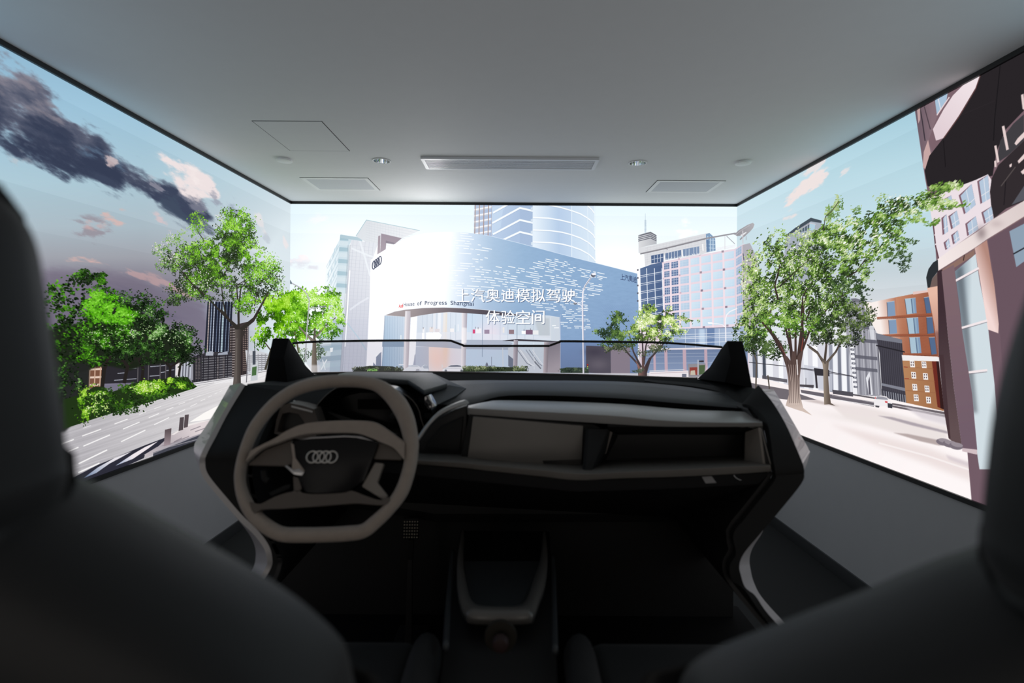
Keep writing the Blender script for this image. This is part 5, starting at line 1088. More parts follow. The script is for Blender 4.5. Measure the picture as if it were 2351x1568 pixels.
def paint_right_trees():
    on(CR, CF)
    DK = [(30, 40, 28), (44, 60, 36), (64, 88, 46), (96, 122, 66)]
    # small dark trees behind
    on(CR, CF)
    line([(1735, 905), (1737, 830), (1725, 790)], 3.5, (90, 82, 76)); line([(1763, 862), (1768, 905)], 3, (84, 76, 70))
    foliage([(1716, 765, 32, 40, 1), (1740, 790, 34, 26, .9), (1775, 800, 34, 26, .9), (1700, 790, 20, 18, .6)], DK, 1100, (1.6, 3.), ang=-.8, spread=.6)
    q = K(1750, 600, 2.614)
    # second tree
    on(CR)
    BK = (76, 66, 60)
    for pts, a, b in ((((375, 620), (330, 545), (270, 500)), 6, 3), (((375, 600), (385, 500), (370, 430)), 6, 3), (((385, 610), (440, 545), (480, 470)), 6, 3)): line(q(*pts), a, BK, w1=b)
    foliage([(1950, 735, 44, 38, 1), (1985, 720, 26, 30, .9), (1915, 760, 34, 26, .8), (1940, 780, 46, 16, .8), (1890, 770, 28, 20, .7), (1870, 760, 24, 34, .6)], [(28, 34, 26), (42, 54, 34), (62, 78, 44), (90, 112, 58), (130, 150, 84)], 1900, (1.5, 2.9), ang=-.5, spread=.7)
    poly(q((372, 860), (368, 760), (366, 650), (360, 600), (400, 600), (395, 680), (402, 780), (412, 850), (440, 868), (400, 858)), None, 1, (q((368, 700))[0], (150, 136, 122), q((402, 700))[0], (96, 84, 76)))
    line(q((380, 612), (330, 550), (280, 515)), 5, (96, 86, 78), w1=3); line(q((390, 605), (440, 545)), 5, (96, 86, 78), w1=3)
    # ---------------- main tree
    on(CR, CF)
    w = K(1680, 440, 4.9)
    BR = (70, 54, 50)
    for pts, a, b in ((((150, 620), (110, 500), (40, 400), (-30, 330)), 8, 3), (((180, 600), (165, 450), (150, 330)), 8, 3), (((215, 600), (235, 430), (250, 250), (300, 120)), 9, 2.5), (((230, 560), (290, 400), (420, 250), (520, 180)), 6, 2), (((200, 600), (200, 400), (180, 250)), 6, 2.5)): line(q(*pts), a, BR, w1=b)
    for pts, a, b in ((((520, 1210), (480, 1050), (560, 820), (500, 620)), 4.5, 2), (((520, 1090), (720, 900), (900, 740)), 2.4, 1.2), (((1290, 960), (1400, 900), (1520, 740)), 3, 1.5), (((370, 1250), (220, 1090), (100, 980)), 3, 1.4)): line(w(*pts), a, (50, 42, 40), w1=b)
    cl = [(1830, 640, 80, 76, 1), (1770, 600, 50, 60, 1), (1745, 660, 36, 70, .9), (1890, 590, 76, 52, 1), (1880, 660, 84, 50, 1), (1840, 730, 80, 46, 1), (1740, 735, 36, 50, .9), (1790, 700, 60, 60, 1), (1910, 700, 50, 34, .8)]
    foliage(cl, [(30, 40, 26), (46, 62, 34), (66, 92, 40)], 3600, (1.9, 3.4), ang=-.7, spread=.5, alpha=.92, thr=.57)
    T = [(40, 54, 30), (66, 94, 38), (98, 138, 50), (136, 174, 78), (190, 210, 144), (226, 232, 206)]
    foliage(cl, T, 5200, (1.7, 3.5), ang=-.75, spread=.5, asp=.42, light=(-.35, -.7), dark=.24, thr=.57)
    foliage([(1720, 640, 20, 60, 1), (1742, 590, 30, 34, .9), (1790, 550, 24, 30, .8), (1715, 740, 18, 40, .9), (1760, 720, 26, 50, .7), (1860, 540, 50, 20, .8)], [(110, 148, 62), (160, 194, 100), (204, 220, 156), (236, 240, 214)], 1100, (1.6, 3.5), ang=-.8, spread=.45, asp=.4, dark=.2)
    on(CR)
    # windswept right side
    arm = [(1925, 545, 56, 36, 1), (1975, 560, 52, 32, 1), (1990, 515, 52, 28, 1), (2035, 520, 44, 30, .9), (2045, 480, 40, 22, .8), (1950, 610, 60, 26, .9), (2010, 575, 44, 24, .7), (2090, 470, 44, 20, .8), (2130, 455, 36, 18, .8), (1980, 640, 24, 14, .6), (2060, 560, 30, 18, .6)]
    foliage(arm, [(40, 56, 34), (62, 88, 42), (92, 128, 54)], 900, (2.6, 5.), ang=-.62, spread=.35, asp=.4)
    foliage(arm, T, 2100, (2.4, 5.6), ang=-.62, spread=.35, asp=.33, light=(-.4, -.8), dark=.2)
    foliage([(2160, 430, 26, 14, 1), (2195, 425, 16, 10, .9), (2150, 470, 44, 14, .9), (2195, 468, 26, 8, .8), (2140, 510, 20, 10, .6), (2090, 500, 30, 16, .7)], [(66, 96, 42), (106, 146, 58), (160, 192, 104), (216, 224, 190)], 420, (3., 7.), ang=-.58, spread=.35, asp=.32)
    foliage([(1925, 468, 12, 22, 1), (1910, 485, 18, 14, .9), (1900, 500, 10, 12, .7), (2020, 455, 18, 12, .6), (1965, 480, 14, 12, .5)], [(90, 122, 66), (136, 168, 96), (190, 206, 150)], 240, (2.2, 4.2), ang=-.75, spread=.4, asp=.38)
    line([(1890, 530), (1895, 498), (1912, 482), (1926, 462)], 1.6, (70, 66, 60))
    foliage([(1975, 665, 28, 10, 1), (1988, 682, 14, 16, .8), (2060, 590, 36, 14, .7), (2090, 555, 18, 10, .5), (2075, 610, 16, 14, .5), (1940, 650, 40, 16, .7)], [(36, 50, 36), (56, 78, 44), (84, 114, 56)], 420, (2.2, 5.), ang=-.5, spread=.5, asp=.35)
    foliage([(1985, 545, 60, 40, 1), (2080, 470, 60, 26, 1)], [(222, 228, 206), (240, 240, 230)], 160, (2.4, 6.), ang=-.62, spread=.3, asp=.3)
    foliage([(1830, 640, 90, 80, 1)], [(222, 226, 212), (238, 238, 230)], 200, (1.6, 3.6), ang=-.8, spread=.5, asp=.4)
    on(CR, CF)
    for pts, a, b in ((((520, 1210), (485, 1060), (540, 830)), 4, 2.2), (((520, 1080), (720, 900), (890, 745)), 1.8, 1.), (((780, 1420), (800, 1180), (850, 1080)), 3.4, 1.8), (((840, 1440), (880, 1330)), 3, 2), (((1290, 965), (1400, 905), (1500, 760)), 2, 1.2), (((420, 1400), (440, 1330)), 3, 2)): line(w(*pts), a, (56, 44, 42), w1=b)
    for pts, a, b in ((((170, 640), (120, 540), (60, 440), (0, 365)), 8, 4), (((190, 640), (170, 520), (140, 400)), 7, 4), (((215, 620), (235, 500), (240, 400)), 8, 4.5), (((240, 540), (250, 440), (232, 300)), 4, 2)): line(q(*pts), a, (64, 50, 48), w1=b)
    line(q((232, 560), (245, 460)), 2., (150, 70, 60), .8); line(q((160, 600), (110, 510)), 1.6, (150, 84, 74), .7)
    poly(q((140, 866), (160, 800), (155, 700), (140, 610), (128, 560), (150, 570), (172, 600), (180, 540), (200, 540), (204, 600), (218, 560), (250, 520), (236, 600), (225, 700), (226, 800), (246, 880), (300, 925), (240, 900), (200, 888)), None, 1, (q((190, 620))[0], (88, 70, 66), q((200, 880))[0], (206, 188, 178)))
    lines([q((150 + k * 14, 600 + (k % 2) * 20), (168 + k * 9, 720), (166 + k * 11, 850)) for k in range(6)], 1.1, (60, 46, 46), .7); lines([q((158 + k * 14, 620), (174 + k * 9, 730), (172 + k * 11, 860)) for k in range(5)], 1., (226, 206, 196), .6); line(q((208, 590), (212, 680)), 3, (232, 226, 226), .8)
    foliage([(1800, 735, 50, 26, 1), (1850, 745, 50, 24, 1), (1760, 745, 30, 30, .8)], [(40, 62, 30), (70, 110, 40), (110, 160, 56), (160, 196, 90)], 420, (1.6, 3.4), ang=-.4, spread=.5, asp=.45)

def build_pictures():
    paint_left(); paint_front(); paint_right_back(); paint_front_right(); paint_right()
    corner_tree(); main_left_tree()
    paint_front_trees(); captions(); paint_right_trees()
    out = {}
    for c in (CL, CF, CR):
        im = np.clip(c.im / 255., 0, 1)
        rgba = np.ones((c.h, c.w, 4), np.float32); rgba[..., :3] = im[::-1]
        img = bpy.data.images.new('led_picture_' + c.key, c.w, c.h)
        img.colorspace_settings.name = 'sRGB'
        img.pixels.foreach_set(rgba.ravel()); img.update(); img.pack()
        out[c.key] = img
    return out
# ---------------------------------------------------------------- room shell
YB = -1.4                                      # rear left open so the added world fill reaches the cockpit
struct(box('floor', -XL - .3, XR + .3, YB, D + .3, -.1, 0., M['carpet']))
struct(box('ceiling', -XL - .3, XR + .3, YB, D + .3, CEIL, CEIL + .12, M['ceiling']))
def wall(name, x0, x1):
    """low wall under the screen and a full-height stretch behind the screen's rear end"""
    P = [(YB, 0.), (D, 0.), (D, TRIM_B), (Y0, TRIM_B), (Y0, CEIL), (YB, CEIL)]; n = len(P)
    v = [(x0, y, z) for y, z in P] + [(x1, y, z) for y, z in P]
    return struct(mesh(name, v, [tuple(range(n)), tuple(range(n, 2 * n))] + [(i, (i + 1) % n, n + (i + 1) % n, n + i) for i in range(n)], M['wall']))
wall('wall_left', -XL - .25, -XL)
wall('wall_right', XR, XR + .25)
struct(box('wall_front', -XL - .25, XR + .25, D, D + .25, 0., TRIM_B, M['wall']))
struct(box('baseboard_left', -XL, -XL + .012, YB, D, 0., .081, M['baseboard'], bevel=.002))
struct(box('baseboard_right', XR - .012, XR, YB, D, 0., .081, M['baseboard'], bevel=.002))
struct(box('baseboard_front', -XL, XR, D - .012, D, 0., .081, M['baseboard'], bevel=.002))
# black shadow trims above and below the screens
T = .012
struct(box('trim_1', -XL - .05, -XL + T, Y0, D, Z1, CEIL, M['trim'])); struct(box('trim_2', XR - T, XR + .05, Y0, D, Z1, CEIL, M['trim'])); struct(box('trim_3', -XL, XR, D - T, D + .05, Z1, CEIL, M['trim']))
struct(box('trim_4', -XL - .05, -XL + T, Y0, D, TRIM_B, Z0, M['trim'])); struct(box('trim_5', XR - T, XR + .05, Y0, D, TRIM_B, Z0, M['trim'])); struct(box('trim_6', -XL, XR, D - T, D + .05, TRIM_B, Z0, M['trim']))

# ---------------------------------------------------------------- LED video walls
PICS = build_pictures()
def screen_material(key):
    m = bpy.data.materials.new('led_picture_' + key); m.use_nodes = True; nt = m.node_tree; nt.nodes.clear()
    o = nt.nodes.new('ShaderNodeOutputMaterial'); e = nt.nodes.new('ShaderNodeEmission'); t = nt.nodes.new('ShaderNodeTexImage')
    t.image = PICS[key]; t.extension = 'EXTEND'; t.interpolation = 'Linear'
    uv = nt.nodes.new('ShaderNodeUVMap'); uv.uv_map = 'UVMap'
    nt.links.new(uv.outputs[0], t.inputs[0]); nt.links.new(t.outputs[0], e.inputs[0])
    # near-white areas get extra emission, added to brighten the ceiling and room
    sp = nt.nodes.new('ShaderNodeSeparateColor'); nt.links.new(t.outputs[0], sp.inputs[0])
    mn = nt.nodes.new('ShaderNodeMath'); mn.operation = 'MINIMUM'; nt.links.new(sp.outputs[0], mn.inputs[0]); nt.links.new(sp.outputs[1], mn.inputs[1])
    mr = nt.nodes.new('ShaderNodeMapRange'); mr.interpolation_type = 'SMOOTHSTEP'; mr.inputs[1].default_value = .975; mr.inputs[2].default_value = 1.; mr.inputs[3].default_value = SCREEN_GAIN[key]; mr.inputs[4].default_value = SCREEN_GAIN[key] * WHITE_DRIVE
    nt.links.new(mn.outputs[0], mr.inputs[0]); nt.links.new(mr.outputs[0], e.inputs[1])
    nt.links.new(e.outputs[0], o.inputs[0])
    return m
def led_screen(key, A, B, label):
    """A, B: floor positions of the picture's left and right end; the housing lies behind the picture"""
    A, B = Vector((*A, 0)), Vector((*B, 0)); n = (B - A).cross(Vector((0, 0, 1))).normalized() * .06
    r = empty('led_screen', ((A + B) / 2 + Vector((0, 0, Z0))))
    v = [A + Vector((0, 0, Z0)), B + Vector((0, 0, Z0)), B + Vector((0, 0, Z1)), A + Vector((0, 0, Z1))]
    v2 = [p - n * .02 for p in v]; v2 += [p - n for p in v]
    me = bpy.data.meshes.new('picture'); me.from_pydata(v, [], [(0, 1, 2, 3)])
    uv = me.uv_layers.new(name='UVMap')
    for i, c in enumerate(((0, 0), (1, 0), (1, 1), (0, 1))): uv.data[i].uv = c
    link('display_panel', me, screen_material(key), r)
    mesh('housing', v2, [(0, 1, 2, 3), (7, 6, 5, 4), (0, 4, 5, 1), (1, 5, 6, 2), (2, 6, 7, 3), (3, 7, 4, 0)], M['screen_back'], r)
    return tag(r, label, 'screen', 'LED video walls')
led_screen('L', (-XL, Y0), (-XL, D), 'LED wall on the left showing dark clouds, green trees and a road')
led_screen('F', (-XL, D), (XR, D), 'front LED wall showing a curved blue and white showroom with white captions')
led_screen('R', (XR, D), (XR, Y0), 'LED wall on the right showing a large tree and a brown brick building')

# ---------------------------------------------------------------- things on the ceiling
def onceil(px, py, z=CEIL):
    dx, dy = px - VPX, py - VPY; c, s = math.cos(ROLL), math.sin(ROLL)
    y = -s * dx + c * dy; Y = F * (z - ZC) / -y
    return Vector(((c * dx + s * dy) * Y / F, Y, z))
def disc(name, c, r, z0, z1, m, parent=None, n=32, r2=None, bevel=0.):
    r2 = r if r2 is None else r2
    v = [(c[0] + r * math.cos(2 * math.pi * i / n), c[1] + r * math.sin(2 * math.pi * i / n), z0) for i in range(n)] + [(c[0] + r2 * math.cos(2 * math.pi * i / n), c[1] + r2 * math.sin(2 * math.pi * i / n), z1) for i in range(n)]
    f = [tuple(range(n)), tuple(range(n, 2 * n))] + [(i, (i + 1) % n, n + (i + 1) % n, n + i) for i in range(n)]
    return mesh(name, v, f, m, parent, bevel=bevel, smooth=not bevel)
for (px, py), lab in (((653, 371), 'white round smoke detector on the ceiling left of the access panel'), ((1706, 377), 'white round smoke detector on the ceiling by the right LED wall')):
    c = onceil(px, py, CEIL - .015); r = empty('smoke_detector', (c.x, c.y, CEIL)); rad = .05
    disc('base', c, rad * .86, CEIL - .006, CEIL, M['white_plastic'], r); disc('cover', c, rad, CEIL - .015, CEIL - .006, M['white_plastic'], r, bevel=.004)
    tag(r, lab, 'smoke detector', 'smoke detectors')
for (px, py), lab in (((876, 369), 'recessed chrome downlight, switched off, left of the air vent'), ((1464, 374), 'recessed chrome downlight, switched off, right of the air vent')):
    c = onceil(px, py); r = empty('downlight', (c.x, c.y, CEIL)); n = 32; R0, R1 = .062, .052
    v = []; f = []
    for rr, z in ((R0, CEIL - .0005), (R0 - .001, CEIL - .005), (R1, CEIL - .004), (R1, CEIL - .0005)):
        v += [(c.x + rr * math.cos(2 * math.pi * i / n), c.y + rr * math.sin(2 * math.pi * i / n), z) for i in range(n)]
    for k in range(4):
        for i in range(n): f.append((k * n + i, k * n + (i + 1) % n, ((k + 1) % 4) * n + (i + 1) % n, ((k + 1) % 4) * n + i))
    mesh('rim', v, f, M['white_plastic'], r, smooth=True)
    v = []; f = []; prof = ((R1, -.003), (.050, .02), (.042, .045), (.028, .06), (.0, .064))
    for rr, z in prof: v += [(c.x + max(rr, .001) * math.cos(2 * math.pi * i / n), c.y + max(rr, .001) * math.sin(2 * math.pi * i / n), CEIL + z) for i in range(n)]
    for k in range(4):
        for i in range(n): f.append((k * n + i, k * n + (i + 1) % n, (k + 1) * n + (i + 1) % n, (k + 1) * n + i))
    mesh('reflector', v, f, M['chrome'], r, smooth=True)
    tag(r, lab, 'downlight', 'recessed downlights')
    DOWN = globals().setdefault('DOWN', []); DOWN.append((c, R1))
def ceil_rect(pl):
    """measured corners -> axis-parallel rectangle on the ceiling"""
    P = [onceil(*p) for p in pl]; xs = sorted(p.x for p in P); ys = sorted(p.y for p in P)
    return (xs[0] + xs[1]) / 2, (xs[2] + xs[3]) / 2, (ys[0] + ys[1]) / 2, (ys[2] + ys[3]) / 2
def frame4(name, x0, x1, y0, y1, w, z0, z1, m, parent):
    v = []; 
    for z in (z0, z1):
        v += [(x0, y0, z), (x1, y0, z), (x1, y1, z), (x0, y1, z), (x0 + w, y0 + w, z), (x1 - w, y0 + w, z), (x1 - w, y1 - w, z), (x0 + w, y1 - w, z)]
    f = []
    for i in range(4):
        j = (i + 1) % 4
        f += [(i, j, 4 + j, 4 + i), (8 + i, 12 + i, 12 + j, 8 + j), (i, 8 + i, 8 + j, j), (4 + i, 4 + j, 12 + j, 12 + i)]
    return mesh(name, v, f, m, parent)
# flush access panel with a thin dark joint
x0, x1, y0, y1 = ceil_rect([(580, 278), (739, 277), (802, 346), (665, 346)])
r = empty('access_panel', ((x0 + x1) / 2, (y0 + y1) / 2, CEIL))
frame4('joint', x0, x1, y0, y1, .0035, CEIL - .0012, CEIL, M['dark_gap'], r); box('door', x0 + .0035, x1 - .0035, y0 + .0035, y1 - .0035, CEIL - .0018, CEIL, M['ceiling'], r)
tag(r, 'flush white access panel with a thin dark joint in the ceiling', 'access panel')
# two perforated speaker panels
for pl, lab in (([(692, 408), (845, 408), (870, 436), (728, 436)], 'pale perforated ceiling speaker panel behind the left smoke detector'), ([(1508, 414), (1665, 415), (1628, 441), (1485, 441)], 'pale perforated ceiling speaker panel beside the right smoke detector')):
    x0, x1, y0, y1 = ceil_rect(pl); r = empty('speaker_panel', ((x0 + x1) / 2, (y0 + y1) / 2, CEIL))
    frame4('joint', x0 - .004, x1 + .004, y0 - .004, y1 + .004, .004, CEIL - .0012, CEIL, M['dark_gap'], r)
    frame4('frame', x0, x1, y0, y1, .03, CEIL - .004, CEIL, M['white_plastic'], r); box('grille', x0 + .03, x1 - .03, y0 + .03, y1 - .03, CEIL - .003, CEIL, M['grille'], r)
    tag(r, lab, 'speaker panel', 'ceiling speaker panels')
# long slot air vent
x0, x1, y0, y1 = ceil_rect([(966, 359), (1375, 362), (1365, 386), (978, 383)])
r = empty('air_vent', ((x0 + x1) / 2, (y0 + y1) / 2, CEIL))
frame4('frame', x0, x1, y0, y1, .022, CEIL - .016, CEIL, M['vent'], r); box('backing', x0 + .022, x1 - .022, y0 + .022, y1 - .022, CEIL - .002, CEIL, M['dark_gap'], r)
ns = 9; me = None
for i in range(ns):
    yy = y0 + .022 + (y1 - y0 - .044) * (i + .5) / ns; w = (y1 - y0 - .044) / ns * .36
    s = prism('slat', [Vector((x0 + .022, yy - w, CEIL - .014)), Vector((x0 + .022, yy + w * .4, CEIL - .014)), Vector((x0 + .022, yy + w, CEIL - .003)), Vector((x0 + .022, yy - w * .4, CEIL - .003))], (x1 - x0 - .044, 0, 0), M['vent'], r)
tag(r, 'long silver slot air vent with thin slats in the ceiling', 'air vent')
# openings for the recessed lamps and the vent need no cut: the reflectors sit in boxed holes of the ceiling
ce = bpy.data.objects['ceiling']
for c, rr in DOWN:
    bm = bmesh.new(); bmesh.ops.create_cone(bm, cap_ends=True, segments=32, radius1=rr + .0008, radius2=rr + .0008, depth=.16, matrix=Matrix.Translation((c.x, c.y, CEIL + .0)))
    me = bpy.data.meshes.new('cut'); bm.to_mesh(me); bm.free(); co = bpy.data.objects.new('cut', me); COL.objects.link(co)
    md = ce.modifiers.new('hole', 'BOOLEAN'); md.operation = 'DIFFERENCE'; md.object = co; md.solver = 'EXACT'
    bpy.context.view_layer.update(); ev = ce.evaluated_get(bpy.context.evaluated_depsgraph_get()); nm = bpy.data.meshes.new_from_object(ev)
    ce.modifiers.clear(); old = ce.data; ce.data = nm; bpy.data.objects.remove(co)
# ---------------------------------------------------------------- cockpit mock-up
def pts(*l):
    return [at(*p) for p in l]
def Kd(ox, oy, s):
    return lambda *l: [at(ox + x / s, oy + y / s, Y) for x, y, Y in l]
FLOORZ = .45
platform = box('cockpit_platform', -.88, .85, -.35, 1.98, 0., FLOORZ, M['flock'], bevel=.01)
tag(platform, 'low black platform carrying the car cockpit', 'platform')

dash = empty('dashboard', (0, 1.6, FLOORZ))
tag(dash, 'black and grey car dashboard mock-up with curved side frames and windscreen stub', 'dashboard')
# ---- side frames: silver flank (between a near and a far edge) + black cut face
YA = 1.30; YBK = 1.52
def flank(A, B, name):
    a = spline(A, 5); b = spline(B, 5)
    return strip(name, a, b, M['shell'], dash, .012)
RA = [(1750, 893), (1771, 934), (1799, 993), (1832, 1062), (1836, 1080), (1829, 1106), (1771, 1178), (1730, 1226), (1701, 1261), (1690, 1287), (1693, 1311), (1710, 1354), (1748, 1401), (1823, 1478), (1920, 1590)]
RB = [(1776, 894), (1799, 931), (1838, 998), (1856, 1030), (1858, 1044), (1840, 1092), (1772, 1182), (1748, 1226), (1728, 1258), (1721, 1283), (1723, 1306), (1732, 1340), (1756, 1380), (1841, 1472), (1935, 1580)]
RI = [(1712, 938), (1726, 945), (1752, 980), (1768, 1064), (1772, 1085), (1765, 1104), (1705, 1180), (1676, 1219), (1682, 1262), (1669, 1287), (1669, 1311), (1683, 1338), (1733, 1401), (1805, 1484), (1900, 1596)]
LA = [(563, 884), (524, 948), (497, 1000), (475, 1042), (471, 1062), (479, 1091), (521, 1143), (557, 1184), (593, 1219), (617, 1252), (625, 1281), (622, 1304), (599, 1341), (560, 1390), (480, 1480)]
LB = [(536, 889), (496, 960), (462, 1012), (456, 1028), (460, 1050), (478, 1088), (521, 1145), (557, 1188), (584, 1224), (596, 1254), (597, 1280), (591, 1306), (572, 1338), (530, 1385), (455, 1470)]
LI = [(660, 900), (640, 930), (610, 980), (590, 1030), (580, 1070), (580, 1100), (590, 1150), (604, 1190), (620, 1222), (633, 1250), (647, 1281), (645, 1304), (631, 1338), (590, 1395), (505, 1490)]
DA = [1.46, 1.40, 1.34, YA, YA, YA, YA, YA, YA, YA, YA, YA, 1.28, 1.24, 1.18]
for A, B, I in ((RA, RB, RI), (LA, LB, LI)):
    a3 = [at(*p, d) for p, d in zip(A, DA)]; b3 = [at(*p, d + .2) for p, d in zip(B, DA)]
    flank(a3, b3, 'side_shell')
    i3 = [at(*p, d) for p, d in zip(I, DA)]
    strip('side_frame', spline(a3, 5), spline(i3, 5), M['soft_black'], dash, .02)
    # footwell wall running forwards from the inner edge
    f3 = [Vector((p.x, 1.93, min(p.z, 1.28))) for p in i3]
    strip('footwell_wall', spline(i3, 2), spline(f3, 2), M['black'], dash, .01)
# firewall
box('firewall', -.88, .80, 1.9, 1.96, FLOORZ, 1.30, M['black'], dash)

# ---- dashboard top and cowl
cow_b = pts((640, 876, 1.72), (735, 858, 1.95), (985, 855, 2.0), (1350, 862, 2.0), (1588, 869, 1.95), (1690, 888, 1.72))
cow_f = pts((640, 905, 1.60), (735, 880, 1.75), (985, 873, 1.80), (1350, 874, 1.80), (1560, 884, 1.72), (1680, 905, 1.58))
strip('cowl', spline(cow_b, 6), spline(cow_f, 6), M['flock'], dash, -.02)
tube('windscreen_seal', spline(pts((715, 857, 1.97), (760, 856, 1.99), (985, 854, 2.0), (1350, 861, 2.0), (1570, 868, 1.97), (1600, 868, 1.94)), 6), .0035, .0035, (0, 0, 1), M['tan'], dash)
# padded top, three rows: back edge, crown, front edge
rows = [pts((700, 884, 1.74), (890, 876, 1.80), (1080, 873, 1.80), (1168, 873, 1.80), (1400, 875, 1.79), (1560, 886, 1.71), (1680, 907, 1.57)),
        pts((690, 900, 1.64), (890, 890, 1.70), (1070, 893, 1.66), (1168, 884, 1.68), (1400, 889, 1.66), (1575, 906, 1.58), (1698, 924, 1.50)),
        pts((680, 915, 1.52), (890, 915, 1.50), (1060, 928, 1.46), (1168, 906, 1.52), (1400, 911, 1.50), (1575, 925, 1.47), (1712, 936, 1.45)),
        pts((680, 960, 1.52), (890, 960, 1.50), (1066, 960, 1.46), (1168, 940, 1.52), (1400, 945, 1.50), (1575, 955, 1.47), (1714, 965, 1.45))]
V = []; nn = None
for rw in rows:
    s = spline(rw, 6); nn = len(s); V += s
Fc = [(r * nn + i, r * nn + i + 1, (r + 1) * nn + i + 1, (r + 1) * nn + i) for r in range(3) for i in range(nn - 1)]
o = mesh('dash_pad', V, Fc, M['pad'], dash, smooth=True, sub=1)
m = o.modifiers.new('thickness', 'SOLIDIFY'); m.thickness = .012; m.offset = -1
# dark surround at the passenger end of the pad and a black strip standing in for the shade under its front edge
strip('pad_surround', spline(pts((1480, 871, 1.82), (1600, 880, 1.74), (1668, 893, 1.63), (1702, 912, 1.53), (1716, 940, 1.45)), 5), spline(pts((1480, 874, 1.80), (1580, 889, 1.70), (1644, 905, 1.60), (1678, 921, 1.52), (1694, 938, 1.46)), 5), M['soft_black'], dash, -.012)
gp = rows[2]
strip('pad_gap_shade', spline([p + Vector((0, -.006, -.002)) for p in gp], 6), spline([p + Vector((0, -.006, -.03)) for p in gp], 6), M['flock'], dash, .002)

# ---- silver ledge over the centre panel and glove tray
bk = pts((1075, 931, 1.40), (1116, 922.5, 1.46), (1168, 919, 1.48), (1400, 926, 1.46), (1575, 940, 1.43), (1726, 947, 1.42), (1750, 968, 1.36))
ft = pts((1076, 934, 1.37), (1081, 937, 1.34), (1168, 942, 1.34), (1400, 954, 1.32), (1518, 965, 1.31), (1640, 970, 1.31), (1750, 970, 1.32))
fb = pts((1077, 951, 1.37), (1081, 953, 1.35), (1168, 958, 1.35), (1400, 973, 1.33), (1518, 979, 1.32), (1640, 980, 1.32), (1751, 979, 1.33))
bb = [p + Vector((0, 0, -.03)) for p in bk]
V = []; n0 = None
for rw in (bk, ft, fb, bb):
    s = spline(rw, 5); n0 = len(s); V += s
Fc = [(r * n0 + i, r * n0 + i + 1, ((r + 1) % 4) * n0 + i + 1, ((r + 1) % 4) * n0 + i) for r in range(4) for i in range(n0 - 1)] + [(0, n0, 2 * n0, 3 * n0), (n0 - 1, 4 * n0 - 1, 3 * n0 - 1, 2 * n0 - 1)]
mesh('dash_ledge', V, Fc, M['silver'], dash, bevel=.003)

c3 = K(880, 830, 4.238); c4 = K(1350, 760, 3.564)
def q3(l, Y): return [at(*p, Y) for p in c3(*l)]
def q4(l, Y): return [at(*p, Y) for p in c4(*l)]
# ---- centre panel
prism('panel_frame', q3([(835, 515), (2040, 610), (2110, 640), (2000, 1075), (1930, 1085), (745, 960), (760, 880)], 1.345), (0, .05, 0), M['soft_black'], dash, bevel=.004)
cp = prism('centre_panel', q3([(872, 536), (1946, 626), (1926, 1042), (820, 940)], 1.338), (0, .02, 0), M['panel'], dash, bevel=.0025)
for i in range(8):
    t = i / 7
    a = q3([(1550 + 14 * t, 966 + 44 * t)], 1.3375)[0]; b = q3([(1925, 956 + 82 * t)], 1.3375)[0]
    w = .0006
    prism('groove', [a + Vector((0, 0, w)), b + Vector((0, 0, w)), b - Vector((0, 0, w)), a - Vector((0, 0, w))], (0, -.0012, 0), M['black'], cp)
# ---- left of the panel: dark trapezoid and silver swoop
prism('console_cheek', q3([(400, 835), (555, 640), (778, 540), (742, 875)], 1.36), (0, .05, 0), M['soft_black'], dash, bevel=.004)
prism('cheek_surround', q3([(340, 760), (520, 560), (690, 470), (815, 430), (800, 960), (350, 950)], 1.375), (0, .05, 0), M['black'], dash, bevel=.004)
sw = [at(*p, d) for p, d in zip(c3((335, 760), (430, 622), (522, 524), (600, 472), (700, 428), (806, 392)), (1.32, 1.33, 1.34, 1.35, 1.36, 1.38))]
tube('silver_swoop', spline(sw, 6), .0052, .014, (0, 1, .2), M['silver'], dash, k=10)
# ---- lower lip with its upper shelf
lt = [at(*p) for p in ((955, 1057, 1.29), (1055, 1062, 1.28), (1116, 1068, 1.27), (1240, 1079, 1.24), (1340, 1088, 1.22), (1420, 1084, 1.23), (1560, 1078, 1.25), (1700, 1071, 1.27), (1769, 1069, 1.28))]
lb = [at(*p) for p in ((955, 1066, 1.30), (1055, 1074, 1.29), (1116, 1081, 1.28), (1240, 1094, 1.25), (1325, 1103, 1.23), (1420, 1099, 1.24), (1560, 1095, 1.26), (1700, 1088, 1.28), (1771, 1083, 1.29))]
ls = [at(*p) for p in ((955, 1036, 1.40), (1055, 1036, 1.40), (1116, 1046, 1.40), (1240, 1056, 1.40), (1370, 1060, 1.40), (1400, 1056, 1.42), (1560, 1050, 1.43), (1700, 1044, 1.44), (1745, 1042, 1.44))]
lu = [p + Vector((0, .16, -.02)) for p in lb]
V = []
for rw in (ls, lt, lb, lu):
    s = spline(rw, 4); n0 = len(s); V += s
Fc = [(r * n0 + i, r * n0 + i + 1, (r + 1) * n0 + i + 1, (r + 1) * n0 + i) for r in range(3) for i in range(n0 - 1)]
o = mesh('dash_shelf', V, Fc, M['panel'], dash, bevel=.003); m = o.modifiers.new('thickness', 'SOLIDIFY'); m.thickness = .006
